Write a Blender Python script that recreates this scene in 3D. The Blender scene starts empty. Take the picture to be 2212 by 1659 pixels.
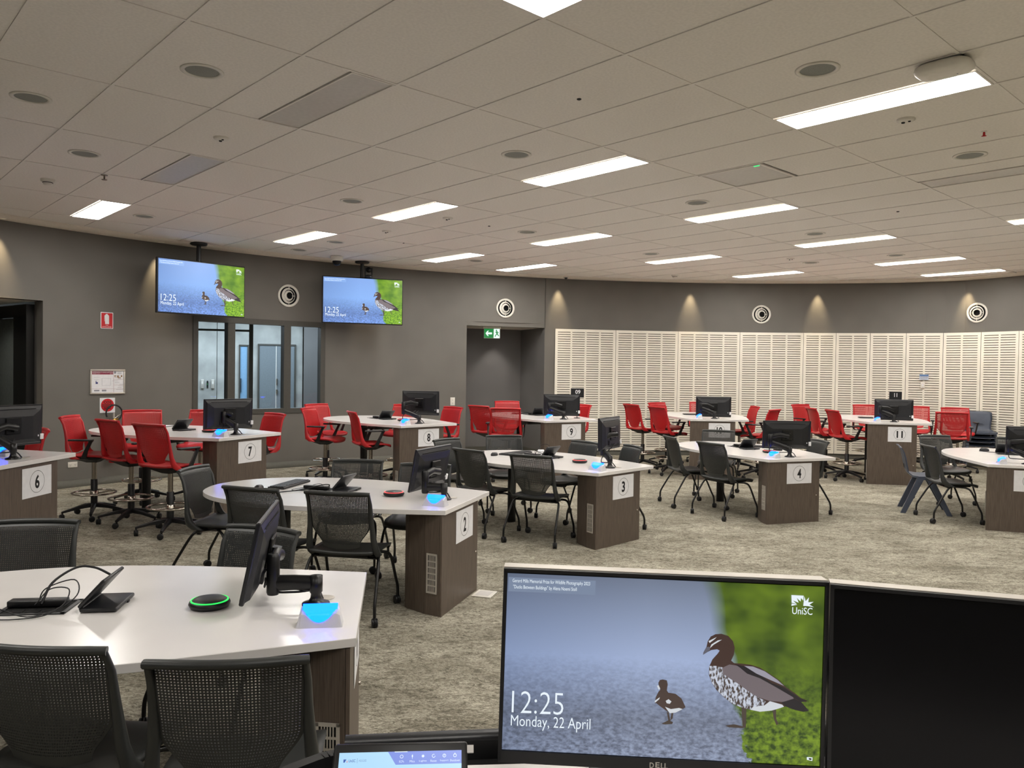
import bpy, bmesh, math, random
from mathutils import Matrix, Vector
random.seed(7)
C = bpy.context.scene.collection
SC = bpy.context.scene
PI = math.pi

# ------------------------------------------------------------------ camera
CAM_H = 1.674
cam_d = bpy.data.cameras.new('camera')
cam_d.sensor_width = 36.0
cam_d.lens = 36.0 * 1698.7 / 2212.0
cam_d.clip_start = 0.02
cam = bpy.data.objects.new('camera', cam_d)
C.objects.link(cam)
_r = Vector((0.999904, 0.000261, 0.013824))
_u = Vector((-0.013826, 0.018850, 0.999727))
_b = Vector((0.0, -0.999822, 0.018852))
cam.matrix_world = Matrix(((_r.x, _u.x, _b.x, 0), (_r.y, _u.y, _b.y, 0), (_r.z, _u.z, _b.z, CAM_H), (0, 0, 0, 1)))
SC.camera = cam
# ------------------------------------------------------------------ world, exposure
w = bpy.data.worlds.new('world')
SC.world = w
w.use_nodes = True
w.node_tree.nodes['Background'].inputs[0].default_value = (0.55, 0.6, 0.7, 1)
w.node_tree.nodes['Background'].inputs[1].default_value = 0.02
SC.view_settings.view_transform = 'Standard'
SC.view_settings.look = 'None'
SC.view_settings.exposure = 0.0
SC.view_settings.gamma = 1.0
SC.view_settings.use_curve_mapping = False
cy_ = SC.cycles
cy_.max_bounces, cy_.diffuse_bounces, cy_.glossy_bounces, cy_.transmission_bounces, cy_.transparent_max_bounces = 4, 3, 2, 2, 6
cy_.caustics_reflective = False
cy_.caustics_refractive = False
LIGHT_STRENGTH = 31.5          # radiance of the ceiling panels
SPOT_W = 75.0                  # wall downlights
CORRIDOR_W = 170.0             # lamp in the corridor behind the window

CEIL = 3.446                   # underside of the ceiling grid
YAW = -0.828925                # direction of the ceiling grid
GX0, GY0, TL_, TW = -3.860938 * 1.08, 0.200664 * 1.08, 1.296, 0.648
WC = (3.97, 3.65)              # centre of the curved wall


# ------------------------------------------------------------------ helpers
def lin(c):
    out = []
    for v in c:
        v = v / 255.0
        out.append(v / 12.92 if v <= 0.04045 else ((v + 0.055) / 1.055) ** 2.4)
    return out


class MB:
    def __init__(s):
        s.v, s.f, s.sm, s.mi = [], [], [], []

    def add(s, verts, faces, smooth=False, M=None, mi=0):
        o = len(s.v)
        if M is not None:
            verts = [M @ Vector(p) for p in verts]
        s.v += [tuple(p) for p in verts]
        s.f += [tuple(i + o for i in f) for f in faces]
        s.sm += [smooth] * len(faces)
        s.mi += [mi] * len(faces)
        return s

    def box(s, c, d, M=None, rz=0.0, mi=0):
        x, y, z = d[0] / 2, d[1] / 2, d[2] / 2
        vs = [(-x, -y, -z), (x, -y, -z), (x, y, -z), (-x, y, -z), (-x, -y, z), (x, -y, z), (x, y, z), (-x, y, z)]
        if rz:
            k, n = math.cos(rz), math.sin(rz)
            vs = [(a * k - b * n, a * n + b * k, e) for a, b, e in vs]
        vs = [(a + c[0], b + c[1], e + c[2]) for a, b, e in vs]
        return s.add(vs, [(0, 3, 2, 1), (4, 5, 6, 7), (0, 1, 5, 4), (1, 2, 6, 5), (2, 3, 7, 6), (3, 0, 4, 7)], False, M, mi)

    def rbox(s, c, d, bev, seg=2, M=None, mi=0, smooth=True):
        bm = bmesh.new()
        bmesh.ops.create_cube(bm, size=1.0)
        for v in bm.verts:
            v.co = Vector((v.co.x * d[0], v.co.y * d[1], v.co.z * d[2]))
        bmesh.ops.bevel(bm, geom=bm.edges[:], offset=bev, segments=seg, profile=0.5, affect='EDGES')
        bm.verts.index_update()
        vs = [(v.co.x + c[0], v.co.y + c[1], v.co.z + c[2]) for v in bm.verts]
        fs = [tuple(v.index for v in f.verts) for f in bm.faces]
        bm.free()
        return s.add(vs, fs, smooth and seg > 1, M, mi)

    def prism(s, poly, z0, z1, M=None, mi=0, smooth=False):
        n = len(poly)
        vs = [(p[0], p[1], z0) for p in poly] + [(p[0], p[1], z1) for p in poly]
        s.add(vs, [tuple(range(n - 1, -1, -1)), tuple(range(n, 2 * n))], False, M, mi)
        return s.add(vs, [(i, (i + 1) % n, (i + 1) % n + n, i + n) for i in range(n)], smooth, M, mi)

    def poly(s, pts, M=None, mi=0):
        return s.add(pts, [tuple(range(len(pts)))], False, M, mi)

    def lathe(s, prof, n=24, M=None, smooth=True, mi=0, cap=True):
        vs, fs = [], []
        for r, z in prof:
            for k in range(n):
                a = 2 * PI * k / n
                vs.append((r * math.cos(a), r * math.sin(a), z))
        for i in range(len(prof) - 1):
            for k in range(n):
                fs.append((i * n + k, i * n + (k + 1) % n, (i + 1) * n + (k + 1) % n, (i + 1) * n + k))
        s.add(vs, fs, smooth, M, mi)
        for i, fl in (((0, True), (len(prof) - 1, False)) if cap else ()):
            if prof[i][0] > 1e-6:
                ring = [(prof[i][0] * math.cos(2 * PI * k / n), prof[i][0] * math.sin(2 * PI * k / n), prof[i][1]) for k in range(n)]
                s.add(ring, [tuple(range(n - 1, -1, -1)) if fl else tuple(range(n))], False, M, mi)
        return s

    def tube(s, path, r, n=8, closed=False, M=None, mi=0, flat=1.0):
        P = [Vector(p) for p in path]
        m = len(P)
        rs = r if isinstance(r, (list, tuple)) else [r] * m
        T = []
        for i in range(m):
            a = P[(i - 1) % m] if (closed or i > 0) else P[i]
            b = P[(i + 1) % m] if (closed or i < m - 1) else P[i]
            T.append((b - a).normalized())
        up = Vector((0, 0, 1)) if abs(T[0].z) < 0.9 else Vector((0, 1, 0))
        N = (up - T[0] * up.dot(T[0])).normalized()
        vs = []
        for i in range(m):
            N = (N - T[i] * N.dot(T[i])).normalized()
            B = T[i].cross(N)
            for k in range(n):
                a = 2 * PI * k / n
                vs.append(P[i] + N * (math.cos(a) * rs[i]) + B * (math.sin(a) * rs[i] * flat))
        fs = []
        for i in range(m if closed else m - 1):
            j = (i + 1) % m
            for k in range(n):
                fs.append((i * n + k, i * n + (k + 1) % n, j * n + (k + 1) % n, j * n + k))
        s.add(vs, fs, True, M, mi)
        if not closed:
            s.add(vs[:n], [tuple(range(n - 1, -1, -1))], False, M, mi)
            s.add(vs[-n:], [tuple(range(n))], False, M, mi)
        return s

    def loft(s, rings, smooth=True, M=None, mi=0):
        n = len(rings[0])
        vs = [p for r in rings for p in r]
        fs = [(i * n + k, i * n + (k + 1) % n, (i + 1) * n + (k + 1) % n, (i + 1) * n + k) for i in range(len(rings) - 1) for k in range(n)]
        s.add(vs, fs, smooth, M, mi)
        s.add(rings[0], [tuple(range(n - 1, -1, -1))], False, M, mi)
        return s.add(rings[-1], [tuple(range(n))], False, M, mi)

    def mesh(s, name, mats):
        me = bpy.data.meshes.new(name)
        me.from_pydata(s.v, [], s.f)
        for m in (mats if isinstance(mats, (list, tuple)) else [mats]):
            me.materials.append(m)
        me.polygons.foreach_set('use_smooth', s.sm)
        me.polygons.foreach_set('material_index', s.mi)
        me.update()
        return me

    def build(s, name, mats, parent=None, kind=None):
        return place(name, s.mesh(name, mats), parent, None, kind)


def place(name, me, parent=None, M=None, kind=None):
    o = bpy.data.objects.new(name, me)
    C.objects.link(o)
    if parent is not None:
        o.parent = parent
    if M is not None:
        o.matrix_local = M
    if kind:
        o['kind'] = kind
    return o


def tag(o, label, cat, group=None):
    o['label'] = label
    o['category'] = cat
    if group:
        o['group'] = group
    return o


def thing(name, label, cat, M=None, group=None):
    o = bpy.data.objects.new(name, None)
    o.empty_display_size = 0.1
    C.objects.link(o)
    if M is not None:
        o.matrix_world = M
    return tag(o, label, cat, group)


def struct(o):
    o['kind'] = 'structure'
    return o


def TR(x, y, z=0.0, a=0.0):
    return Matrix.Translation((x, y, z)) @ Matrix.Rotation(a, 4, 'Z')


def copy_tree(o, parent=None):
    c = o.copy()
    C.objects.link(c)
    if parent is not None:
        c.parent = parent
    for ch in list(o.children):
        copy_tree(ch, c)
    return c


def spline(pts, k=6):
    P = [Vector(p) for p in pts]
    P = [P[0] * 2 - P[1]] + P + [P[-1] * 2 - P[-2]]
    out = []
    for i in range(1, len(P) - 2):
        a, b, c, d = P[i - 1:i + 3]
        for j in range(k):
            t = j / k
            out.append(0.5 * (2 * b + (c - a) * t + (2 * a - 5 * b + 4 * c - d) * t * t + (3 * b - a - 3 * c + d) * t ** 3))
    out.append(P[-2])
    return out


_tc = {}


def text_geo(txt, bold=0.0):
    key = (txt, bold)
    if key not in _tc:
        cu = bpy.data.curves.new('t', 'FONT')
        cu.body = txt
        cu.size = 1.0
        cu.offset = bold
        cu.resolution_u = 3
        ob = bpy.data.objects.new('t', cu)
        C.objects.link(ob)
        bpy.context.view_layer.update()
        me = bpy.data.meshes.new_from_object(ob.evaluated_get(bpy.context.evaluated_depsgraph_get()))
        vs = [tuple(v.co) for v in me.vertices]
        fs = [tuple(p.vertices) for p in me.polygons]
        bpy.data.objects.remove(ob)
        bpy.data.curves.remove(cu)
        bpy.data.meshes.remove(me)
        _tc[key] = (vs, fs)
    return _tc[key]


def add_text(mb, txt, x0, x1, z0, z1, y=0.0, mi=0, bold=0.0, M=None):
    """lettering fitted into the rectangle x0..x1, z0..z1 of the local XZ plane"""
    vs, fs = text_geo(txt, bold)
    if not vs:
        return
    ax, bx = min(v[0] for v in vs), max(v[0] for v in vs)
    ay, by = min(v[1] for v in vs), max(v[1] for v in vs)
    mb.add([(x0 + (v[0] - ax) / (bx - ax) * (x1 - x0), y, z0 + (v[1] - ay) / (by - ay) * (z1 - z0)) for v in vs], fs, False, M, mi)


# ------------------------------------------------------------------ materials
def newmat(name):
    m = bpy.data.materials.new(name)
    m.use_nodes = True
    nt = m.node_tree
    return m, nt, nt.nodes['Principled BSDF']


def node(nt, t, **kw):
    n = nt.nodes.new(t)
    for k, v in kw.items():
        setattr(n, k, v)
    return n


def plain(name, rgb, rough=0.5, metal=0.0, var=0.06, scale=30.0, bump=0.0, bscale=200.0, spec=0.5, coat=0.0):
    m, nt, b = newmat(name)
    c = lin(rgb)
    tc = node(nt, 'ShaderNodeTexCoord')
    nz = node(nt, 'ShaderNodeTexNoise')
    nz.inputs['Scale'].default_value = scale
    nz.inputs['Detail'].default_value = 0
    nt.links.new(tc.outputs['Object'], nz.inputs['Vector'])
    rp = node(nt, 'ShaderNodeValToRGB')
    rp.color_ramp.elements[0].color = [v * (1 - var) for v in c] + [1]
    rp.color_ramp.elements[1].color = [min(1, v * (1 + var)) for v in c] + [1]
    rp.color_ramp.elements[0].position = 0.3
    rp.color_ramp.elements[1].position = 0.7
    nt.links.new(nz.outputs['Fac'], rp.inputs['Fac'])
    nt.links.new(rp.outputs['Color'], b.inputs['Base Color'])
    b.inputs['Roughness'].default_value = rough
    b.inputs['Metallic'].default_value = metal
    b.inputs['Specular IOR Level'].default_value = spec
    if coat:
        b.inputs['Coat Weight'].default_value = coat
        b.inputs['Coat Roughness'].default_value = 0.2
    if bump:
        n2 = node(nt, 'ShaderNodeTexNoise')
        n2.inputs['Scale'].default_value = bscale
        n2.inputs['Detail'].default_value = 0
        nt.links.new(tc.outputs['Object'], n2.inputs['Vector'])
        bp = node(nt, 'ShaderNodeBump')
        bp.inputs['Strength'].default_value = bump
        bp.inputs['Distance'].default_value = 0.002
        nt.links.new(n2.outputs['Fac'], bp.inputs['Height'])
        nt.links.new(bp.outputs['Normal'], b.inputs['Normal'])
    return m


def emit(name, rgb, strength=1.0, raw=False):
    m, nt, b = newmat(name)
    c = rgb if raw else lin(rgb)
    b.inputs['Base Color'].default_value = (0.02, 0.02, 0.02, 1)
    b.inputs['Roughness'].default_value = 0.3
    b.inputs['Emission Color'].default_value = list(c) + [1]
    b.inputs['Emission Strength'].default_value = strength
    return m


def wood(name, dark, light):
    m, nt, b = newmat(name)
    tc = node(nt, 'ShaderNodeTexCoord')
    mp = node(nt, 'ShaderNodeMapping')
    mp.inputs['Scale'].default_value = (70, 70, 2.2)
    nz = node(nt, 'ShaderNodeTexNoise')
    nz.inputs['Scale'].default_value = 3.0
    nz.inputs['Detail'].default_value = 6
    nz.inputs['Roughness'].default_value = 0.65
    rp = node(nt, 'ShaderNodeValToRGB')
    rp.color_ramp.elements[0].position = 0.32
    rp.color_ramp.elements[1].position = 0.72
    rp.color_ramp.elements[0].color = lin(dark) + [1]
    rp.color_ramp.elements[1].color = lin(light) + [1]
    nt.links.new(tc.outputs['Object'], mp.inputs['Vector'])
    nt.links.new(mp.outputs['Vector'], nz.inputs['Vector'])
    nt.links.new(nz.outputs['Fac'], rp.inputs['Fac'])
    nt.links.new(rp.outputs['Color'], b.inputs['Base Color'])
    b.inputs['Roughness'].default_value = 0.42
    bp = node(nt, 'ShaderNodeBump')
    bp.inputs['Strength'].default_value = 0.08
    bp.inputs['Distance'].default_value = 0.001
    nt.links.new(nz.outputs['Fac'], bp.inputs['Height'])
    nt.links.new(bp.outputs['Normal'], b.inputs['Normal'])
    return m


def carpet(name):
    m, nt, b = newmat(name)
    tc = node(nt, 'ShaderNodeTexCoord')
    mp = node(nt, 'ShaderNodeMapping')
    mp.inputs['Rotation'].default_value = (0, 0, 0.35)
    mp.inputs['Scale'].default_value = (1.0, 1.7, 1.0)
    nt.links.new(tc.outputs['Object'], mp.inputs['Vector'])

    def nz(scale, detail, rough, dist, src):
        n = node(nt, 'ShaderNodeTexNoise')
        n.inputs['Scale'].default_value = scale
        n.inputs['Detail'].default_value = detail
        n.inputs['Roughness'].default_value = rough
        n.inputs['Distortion'].default_value = dist
        nt.links.new(src, n.inputs['Vector'])
        return n

    def ramp(src, p0, c0, p1, c1):
        r = node(nt, 'ShaderNodeValToRGB')
        r.color_ramp.elements[0].position, r.color_ramp.elements[1].position = p0, p1
        r.color_ramp.elements[0].color, r.color_ramp.elements[1].color = list(c0) + [1], list(c1) + [1]
        nt.links.new(src, r.inputs['Fac'])
        return r

    def mul(a, bb, f):
        x = node(nt, 'ShaderNodeMix', data_type='RGBA', blend_type='MULTIPLY')
        x.inputs['Factor'].default_value = f
        nt.links.new(a, x.inputs[6])
        nt.links.new(bb, x.inputs[7])
        return x.outputs[2]
    big = ramp(nz(1.6, 2, 0.6, 0.6, mp.outputs['Vector']).outputs['Fac'], 0.3, lin((170, 164, 147)), 0.7, lin((214, 208, 190)))
    mid = ramp(nz(8, 5, 0.75, 1.6, mp.outputs['Vector']).outputs['Fac'], 0.38, (0.34, 0.33, 0.31), 0.54, (1, 1, 1))
    vein = ramp(nz(17, 5, 0.8, 2.6, mp.outputs['Vector']).outputs['Fac'], 0.41, (0.30, 0.29, 0.27), 0.49, (1, 1, 1))
    fine = ramp(nz(60, 3, 0.75, 1.0, mp.outputs['Vector']).outputs['Fac'], 0.38, (0.30, 0.29, 0.27), 0.60, (1.0, 1.0, 1.0))
    o = mul(mul(mul(big.outputs['Color'], mid.outputs['Color'], 0.7), vein.outputs['Color'], 0.75), fine.outputs['Color'], 0.7)
    nt.links.new(o, b.inputs['Base Color'])
    b.inputs['Roughness'].default_value = 0.95
    b.inputs['Specular IOR Level'].default_value = 0.1
    bp = node(nt, 'ShaderNodeBump')
    bp.inputs['Strength'].default_value = 0.5
    bp.inputs['Distance'].default_value = 0.004
    nt.links.new(fine.outputs['Color'], bp.inputs['Height'])
    nt.links.new(bp.outputs['Normal'], b.inputs['Normal'])
    return m


def concrete(name):
    m, nt, b = newmat(name)
    tc = node(nt, 'ShaderNodeTexCoord')
    n = node(nt, 'ShaderNodeTexNoise')
    n.inputs['Scale'].default_value = 2.5
    n.inputs['Detail'].default_value = 8
    nt.links.new(tc.outputs['Object'], n.inputs['Vector'])
    r = node(nt, 'ShaderNodeValToRGB')
    r.color_ramp.elements[0].position, r.color_ramp.elements[1].position = 0.3, 0.7
    r.color_ramp.elements[0].color = lin((150, 150, 145)) + [1]
    r.color_ramp.elements[1].color = lin((188, 188, 182)) + [1]
    nt.links.new(n.outputs['Fac'], r.inputs['Fac'])
    nt.links.new(r.outputs['Color'], b.inputs['Base Color'])
    b.inputs['Roughness'].default_value = 0.8
    return m


def glass(name, tint=(0.86, 0.9, 0.92), refl=0.04):
    m, nt, b = newmat(name)
    nt.nodes.remove(b)
    out = nt.nodes['Material Output']
    t = node(nt, 'ShaderNodeBsdfTransparent')
    t.inputs['Color'].default_value = list(tint) + [1]
    g = node(nt, 'ShaderNodeBsdfGlossy')
    g.inputs['Roughness'].default_value = 0.01
    fr = node(nt, 'ShaderNodeFresnel')
    fr.inputs['IOR'].default_value = 1.5
    mx = node(nt, 'ShaderNodeMixShader')
    nt.links.new(fr.outputs['Fac'], mx.inputs['Fac'])
    nt.links.new(t.outputs['BSDF'], mx.inputs[1])
    nt.links.new(g.outputs['BSDF'], mx.inputs[2])
    nt.links.new(mx.outputs['Shader'], out.inputs['Surface'])
    return m


MT = {}
MT['tile'] = plain('ceiling_tile', (238, 233, 226), 0.9, var=0.03, scale=60, spec=0.1)
MT['tee'] = plain('ceiling_tee', (236, 231, 224), 0.6, var=0.02)
MT['plaster'] = plain('ceiling_plaster', (228, 220, 206), 0.8, var=0.03)
MT['wall'] = plain('wall_paint', (112, 109, 103), 0.62, var=0.035, scale=3, spec=0.3)
MT['wall_dark'] = plain('recess_paint', (112, 110, 108), 0.65, var=0.03, scale=3, spec=0.3)
MT['base'] = plain('skirting_vinyl', (84, 83, 74), 0.55, var=0.04)
MT['carpet'] = carpet('carpet_marled')
MT['panel'] = plain('acoustic_panel_paint', (242, 237, 222), 0.5, var=0.02, scale=4)
MT['panelback'] = plain('panel_backing_felt', (132, 124, 110), 0.95, var=0.1)
MT['white'] = plain('white_laminate', (232, 229, 226), 0.22, var=0.015, scale=6, spec=0.5)
MT['wood'] = wood('cabinet_woodgrain', (76, 66, 58), (112, 99, 88))
MT['black'] = plain('black_plastic', (22, 22, 24), 0.42, var=0.1)
MT['blackmetal'] = plain('black_metal', (14, 14, 15), 0.35, metal=0.0, var=0.1)
MT['satin'] = plain('monitor_shell', (30, 31, 34), 0.38, var=0.06)
MT['screen_off'] = plain('dark_screen', (5, 5, 8), 0.3, var=0.05, spec=0.25)
MT['red'] = plain('red_plastic', (188, 28, 34), 0.42, var=0.04, scale=15)
MT['grey'] = plain('charcoal_plastic', (49, 51, 50), 0.42, var=0.05, scale=15)
MT['navy'] = plain('navy_plastic', (70, 78, 94), 0.4, var=0.05, scale=15)
MT['seatpan'] = plain('seat_underside', (20, 20, 21), 0.6, var=0.1)
MT['chrome'] = plain('brushed_steel', (190, 182, 172), 0.22, metal=1.0, var=0.04)
MT['alu'] = plain('satin_aluminium', (196, 190, 180), 0.4, metal=0.25, var=0.03)
MT['paper'] = plain('white_paper', (236, 236, 238), 0.7, var=0.02)
MT['ink'] = plain('black_ink', (14, 14, 18), 0.6, var=0.02)
MT['offwhite'] = plain('white_plastic', (228, 224, 214), 0.4, var=0.02)
MT['spk'] = plain('speaker_grille', (142, 144, 138), 0.7, var=0.12, scale=400)
MT['diffoff'] = plain('unlit_diffuser', (206, 202, 196), 0.4, var=0.03)
MT['dark'] = plain('dark_void', (8, 8, 8), 0.9, var=0.1)
MT['frame'] = plain('window_frame_paint', (74, 72, 66), 0.45, var=0.04)
MT['doorblack'] = plain('black_door_frame', (24, 24, 22), 0.4, var=0.05)
MT['glass'] = glass('window_glass')
MT['doorglass'] = plain('door_glass_painted_reflection', (104, 110, 106), 0.15, var=0.04, spec=0.6)  # pane colour lightened to stand in for the room's reflection
MT['concrete'] = concrete('corridor_concrete')
MT['doorgrey'] = plain('corridor_door_paint', (120, 128, 132), 0.4, var=0.03)
MT['doorblue'] = plain('corridor_blue_panel', (130, 168, 200), 0.4, var=0.03)
MT['signred'] = plain('sign_red', (200, 18, 30), 0.4, var=0.03)
MT['burgundy'] = plain('print_burgundy', (140, 46, 70), 0.6, var=0.03)
MT['printgrey'] = plain('print_grey', (150, 150, 160), 0.6, var=0.03)
MT['printblue'] = plain('print_blue', (60, 70, 130), 0.6, var=0.03)
MT['printtan'] = plain('print_tan', (160, 130, 100), 0.6, var=0.1)
MT['brass'] = plain('brass', (200, 160, 80), 0.3, metal=1.0, var=0.05)
MT['lamp'] = emit('lit_diffuser', (1.0, 0.955, 0.90), LIGHT_STRENGTH, True)
MT['downlamp'] = emit('downlight_lamp', (1.0, 0.8, 0.5), 0.35, True)
MT['blueled'] = emit('cyan_led_lens', (0.0, 0.62, 18.0), 1.0, True)
MT['greenled'] = emit('green_led_ring', (0.02, 1.0, 0.12), 1.3, True)
MT['redled'] = emit('red_led_ring', (1.6, 0.10, 0.10), 1.3, True)
MT['exitgreen'] = emit('exit_green', (10, 130, 60), 1.0)
MT['exitwhite'] = emit('exit_white', (225, 245, 235), 1.2)
MT['cable'] = plain('black_cable', (20, 20, 24), 0.5, var=0.05)
MT['podwhite'] = plain('pod_shell', (205, 205, 208), 0.35, var=0.02)

# ================================================================== the room
def wr(t):
    tab = [(-40, 10.9), (60, 10.95), (63.92, 11.33), (66, 11.65), (68.15, 11.92), (70.5, 12.03), (73, 12.06), (360, 12.02)]
    for (a, ra), (b_, rb) in zip(tab, tab[1:]):
        if t <= b_:
            return ra + (rb - ra) * (t - a) / (b_ - a)
    return 12.02


def wp(t, off=0.0):
    a = math.radians(t)
    r = wr(t) + off
    return (WC[0] + r * math.cos(a), WC[1] + r * math.sin(a))


def on_wall(t, z, off=0.0):
    """frame on the curved wall: X to the right seen from the room, Y into the wall, Z up"""
    x, y = wp(t)
    a, b_ = wp(t - 0.8), wp(t + 0.8)
    e = Vector((a[0] - b_[0], a[1] - b_[1], 0)).normalized()
    return Matrix(((e.x, -e.y, 0, x - e.y * off), (e.y, e.x, 0, y + e.x * off), (0, 0, 1, z), (0, 0, 0, 1)))


T_END0, T_END1 = -28.0, 208.0
WIN = (126.5, 136.8, 0.93, 2.39)
NICHE = (106.14, 113.61, 0.0, 2.48)
PASS = (146.82, 153.0, 0.0, 2.48)
OPEN = [WIN, NICHE, PASS]
brk = sorted(set([T_END0 + 1.5 * k for k in range(int((T_END1 - T_END0) / 1.5) + 1)] + [T_END1] + [v for o in OPEN for v in o[:2]]))
brk = [b_ for k, b_ in enumerate(brk) if k == 0 or b_ - brk[k - 1] > 1e-6]
mb = MB()
base_mb = MB()
for t0, t1 in zip(brk, brk[1:]):
    tm = (t0 + t1) / 2
    op = [o for o in OPEN if o[0] < tm < o[1]]
    spans = [(0.0, CEIL + 0.04)] if not op else [s for s in ((0.0, op[0][2]), (op[0][3], CEIL + 0.04)) if s[1] - s[0] > 1e-4]
    a, b_ = wp(t0), wp(t1)
    a2, b2 = wp(t0, 0.16), wp(t1, 0.16)
    for z0, z1 in spans:
        mb.add([(*b_, z0), (*a, z0), (*a, z1), (*b_, z1)], [(0, 1, 2, 3)], True)
        mb.add([(*a2, z0), (*b2, z0), (*b2, z1), (*a2, z1)], [(0, 1, 2, 3)], True)
        if z0 > 0.01:
            mb.add([(*a, z0), (*b_, z0), (*b2, z0), (*a2, z0)], [(0, 1, 2, 3)])
        if z1 < CEIL:
            mb.add([(*a, z1), (*b_, z1), (*b2, z1), (*a2, z1)], [(3, 2, 1, 0)])
    if not op or op[0] is WIN:
        ai, bi = wp(t0, -0.012), wp(t1, -0.012)
        base_mb.add([(*bi, 0), (*ai, 0), (*ai, 0.1), (*bi, 0.1), (*a, 0.1), (*b_, 0.1)], [(0, 1, 2, 3), (3, 2, 4, 5)], True)
for o in OPEN:
    for t in o[:2]:
        a, b_ = wp(t), wp(t, 0.16)
        mb.add([(*a, o[2]), (*b_, o[2]), (*b_, o[3]), (*a, o[3])], [(0, 1, 2, 3)])
wall_front = struct(mb.build('wall_front', MT['wall']))
struct(base_mb.build('baseboard_front', MT['base']))
pL, pR = wp(T_END1), wp(T_END0)
mb = MB().box(((pL[0] + pR[0]) / 2, pL[1] - 0.1, CEIL / 2), (abs(pR[0] - pL[0]) + 0.6, 0.2, CEIL + 0.08))
struct(mb.build('wall_back', MT['wall']))
# vertical joint where the rendered wall meets the panelled wall
mb = MB()
M_ = on_wall(106.12, 0, 0)
mb.box((0, 0, (2.48 + CEIL) / 2), (0.012, 0.02, CEIL - 2.48), M_)
struct(mb.build('trim_1', MT['frame']))

# ---- floor
mb = MB()
pts = []
for k in range(0, 120):
    t = -32 + 244 * k / 119
    pts.append(wp(t, 0.0 if not (100 < t < 156) else 6.0))
mb.poly([(x, y, 0) for x, y in pts])
floor = struct(mb.build('floor', MT['carpet']))

# ---- ceiling: slab, border, tees, tiles
cy, sy = math.cos(YAW), math.sin(YAW)


def g2w(i, j):
    X, Y = GX0 - TL_ * j, GY0 + TW * i
    return (X * cy - Y * sy, X * sy + Y * cy)


mb = MB()
ring = [wp(T_END0 + (T_END1 - T_END0) * k / 100) for k in range(101)]
mb.prism(ring, CEIL + 0.03, CEIL + 0.08)
ceiling = struct(mb.build('ceiling', MT['tile']))
BORD = 0.42
mb = MB()
for k in range(len(brk) - 1):
    t0, t1 = brk[k], brk[k + 1]
    a, b_, ai, bi = wp(t0), wp(t1), wp(t0, -BORD), wp(t1, -BORD)
    z = CEIL - 0.004
    mb.add([(*a, z), (*b_, z), (*bi, z), (*ai, z), (*ai, CEIL + 0.03), (*bi, CEIL + 0.03)], [(0, 1, 2, 3), (3, 2, 5, 4)], True)
struct(mb.build('trim_2', MT['plaster']))
inner = [wp(T_END0 + (T_END1 - T_END0) * k / 120, -BORD) for k in range(121)]


def clip(poly, edge_pts):
    """clip a convex polygon by a convex counter-clockwise polygon"""
    out = poly
    n = len(edge_pts)
    for k in range(n):
        a, b_ = edge_pts[k], edge_pts[(k + 1) % n]
        ex, ey = b_[0] - a[0], b_[1] - a[1]
        inp, out = out, []
        if not inp:
            return []
        d = [ex * (p[1] - a[1]) - ey * (p[0] - a[0]) for p in inp]
        for m in range(len(inp)):
            p, q, dp, dq = inp[m], inp[(m + 1) % len(inp)], d[m], d[(m + 1) % len(inp)]
            if dp >= 0:
                out.append(p)
            if (dp >= 0) != (dq >= 0):
                u = dp / (dp - dq)
                out.append((p[0] + (q[0] - p[0]) * u, p[1] + (q[1] - p[1]) * u))
    return out


clip_ring = [wp(T_END0 + (T_END1 - T_END0) * k / 40, -BORD) for k in range(41)]


def inside(p):
    t = math.degrees(math.atan2(p[1] - WC[1], p[0] - WC[0]))
    if t < -90:
        t += 360
    return math.hypot(p[0] - WC[0], p[1] - WC[1]) < wr(t) - BORD and p[1] > pL[1] + 0.1


LIT = [(7, -2), (7, 0), (7, 2), (3, 4), (7, 4), (11, 4), (11, 2), (15, 2), (11, 0), (15, 0), (19, 0), (19, 2), (15, -2), (3, -2), (22, 0), (13.5, 4)]
UNLIT = [(3, 0), (3, 2), (11, -2)]
LIT_OUT = [(7, -4), (11, -4), (15, -4), (19, -2), (19, -4), (3, -4), (3, -6), (7, -6), (11, -6), (-1, -4), (-1, 0), (-1, 4), (-5, -2), (-5, -6), (-1, -6)]
half = set(LIT + UNLIT + LIT_OUT)
AIR = (9, -1)
tile_me = MB().box((0, 0, 0.006), (TL_ - 0.004, TW - 0.004, 0.012)).mesh('ceiling_tile', MT['tile'])
half_me = MB().box((0, 0, 0.006), (TL_ - 0.006, TW / 2 - 0.006, 0.012)).mesh('ceiling_tile', MT['tile'])
sq_me = MB().box((0, 0, 0.006), (TL_ / 2 - 0.006, TW - 0.006, 0.012)).mesh('ceiling_tile', MT['tile'])
ZT = CEIL + 0.006


def in_view(p, m=1.2):
    return p[1] > 0.6 and abs(p[0]) < 0.68 * p[1] + m


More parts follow.
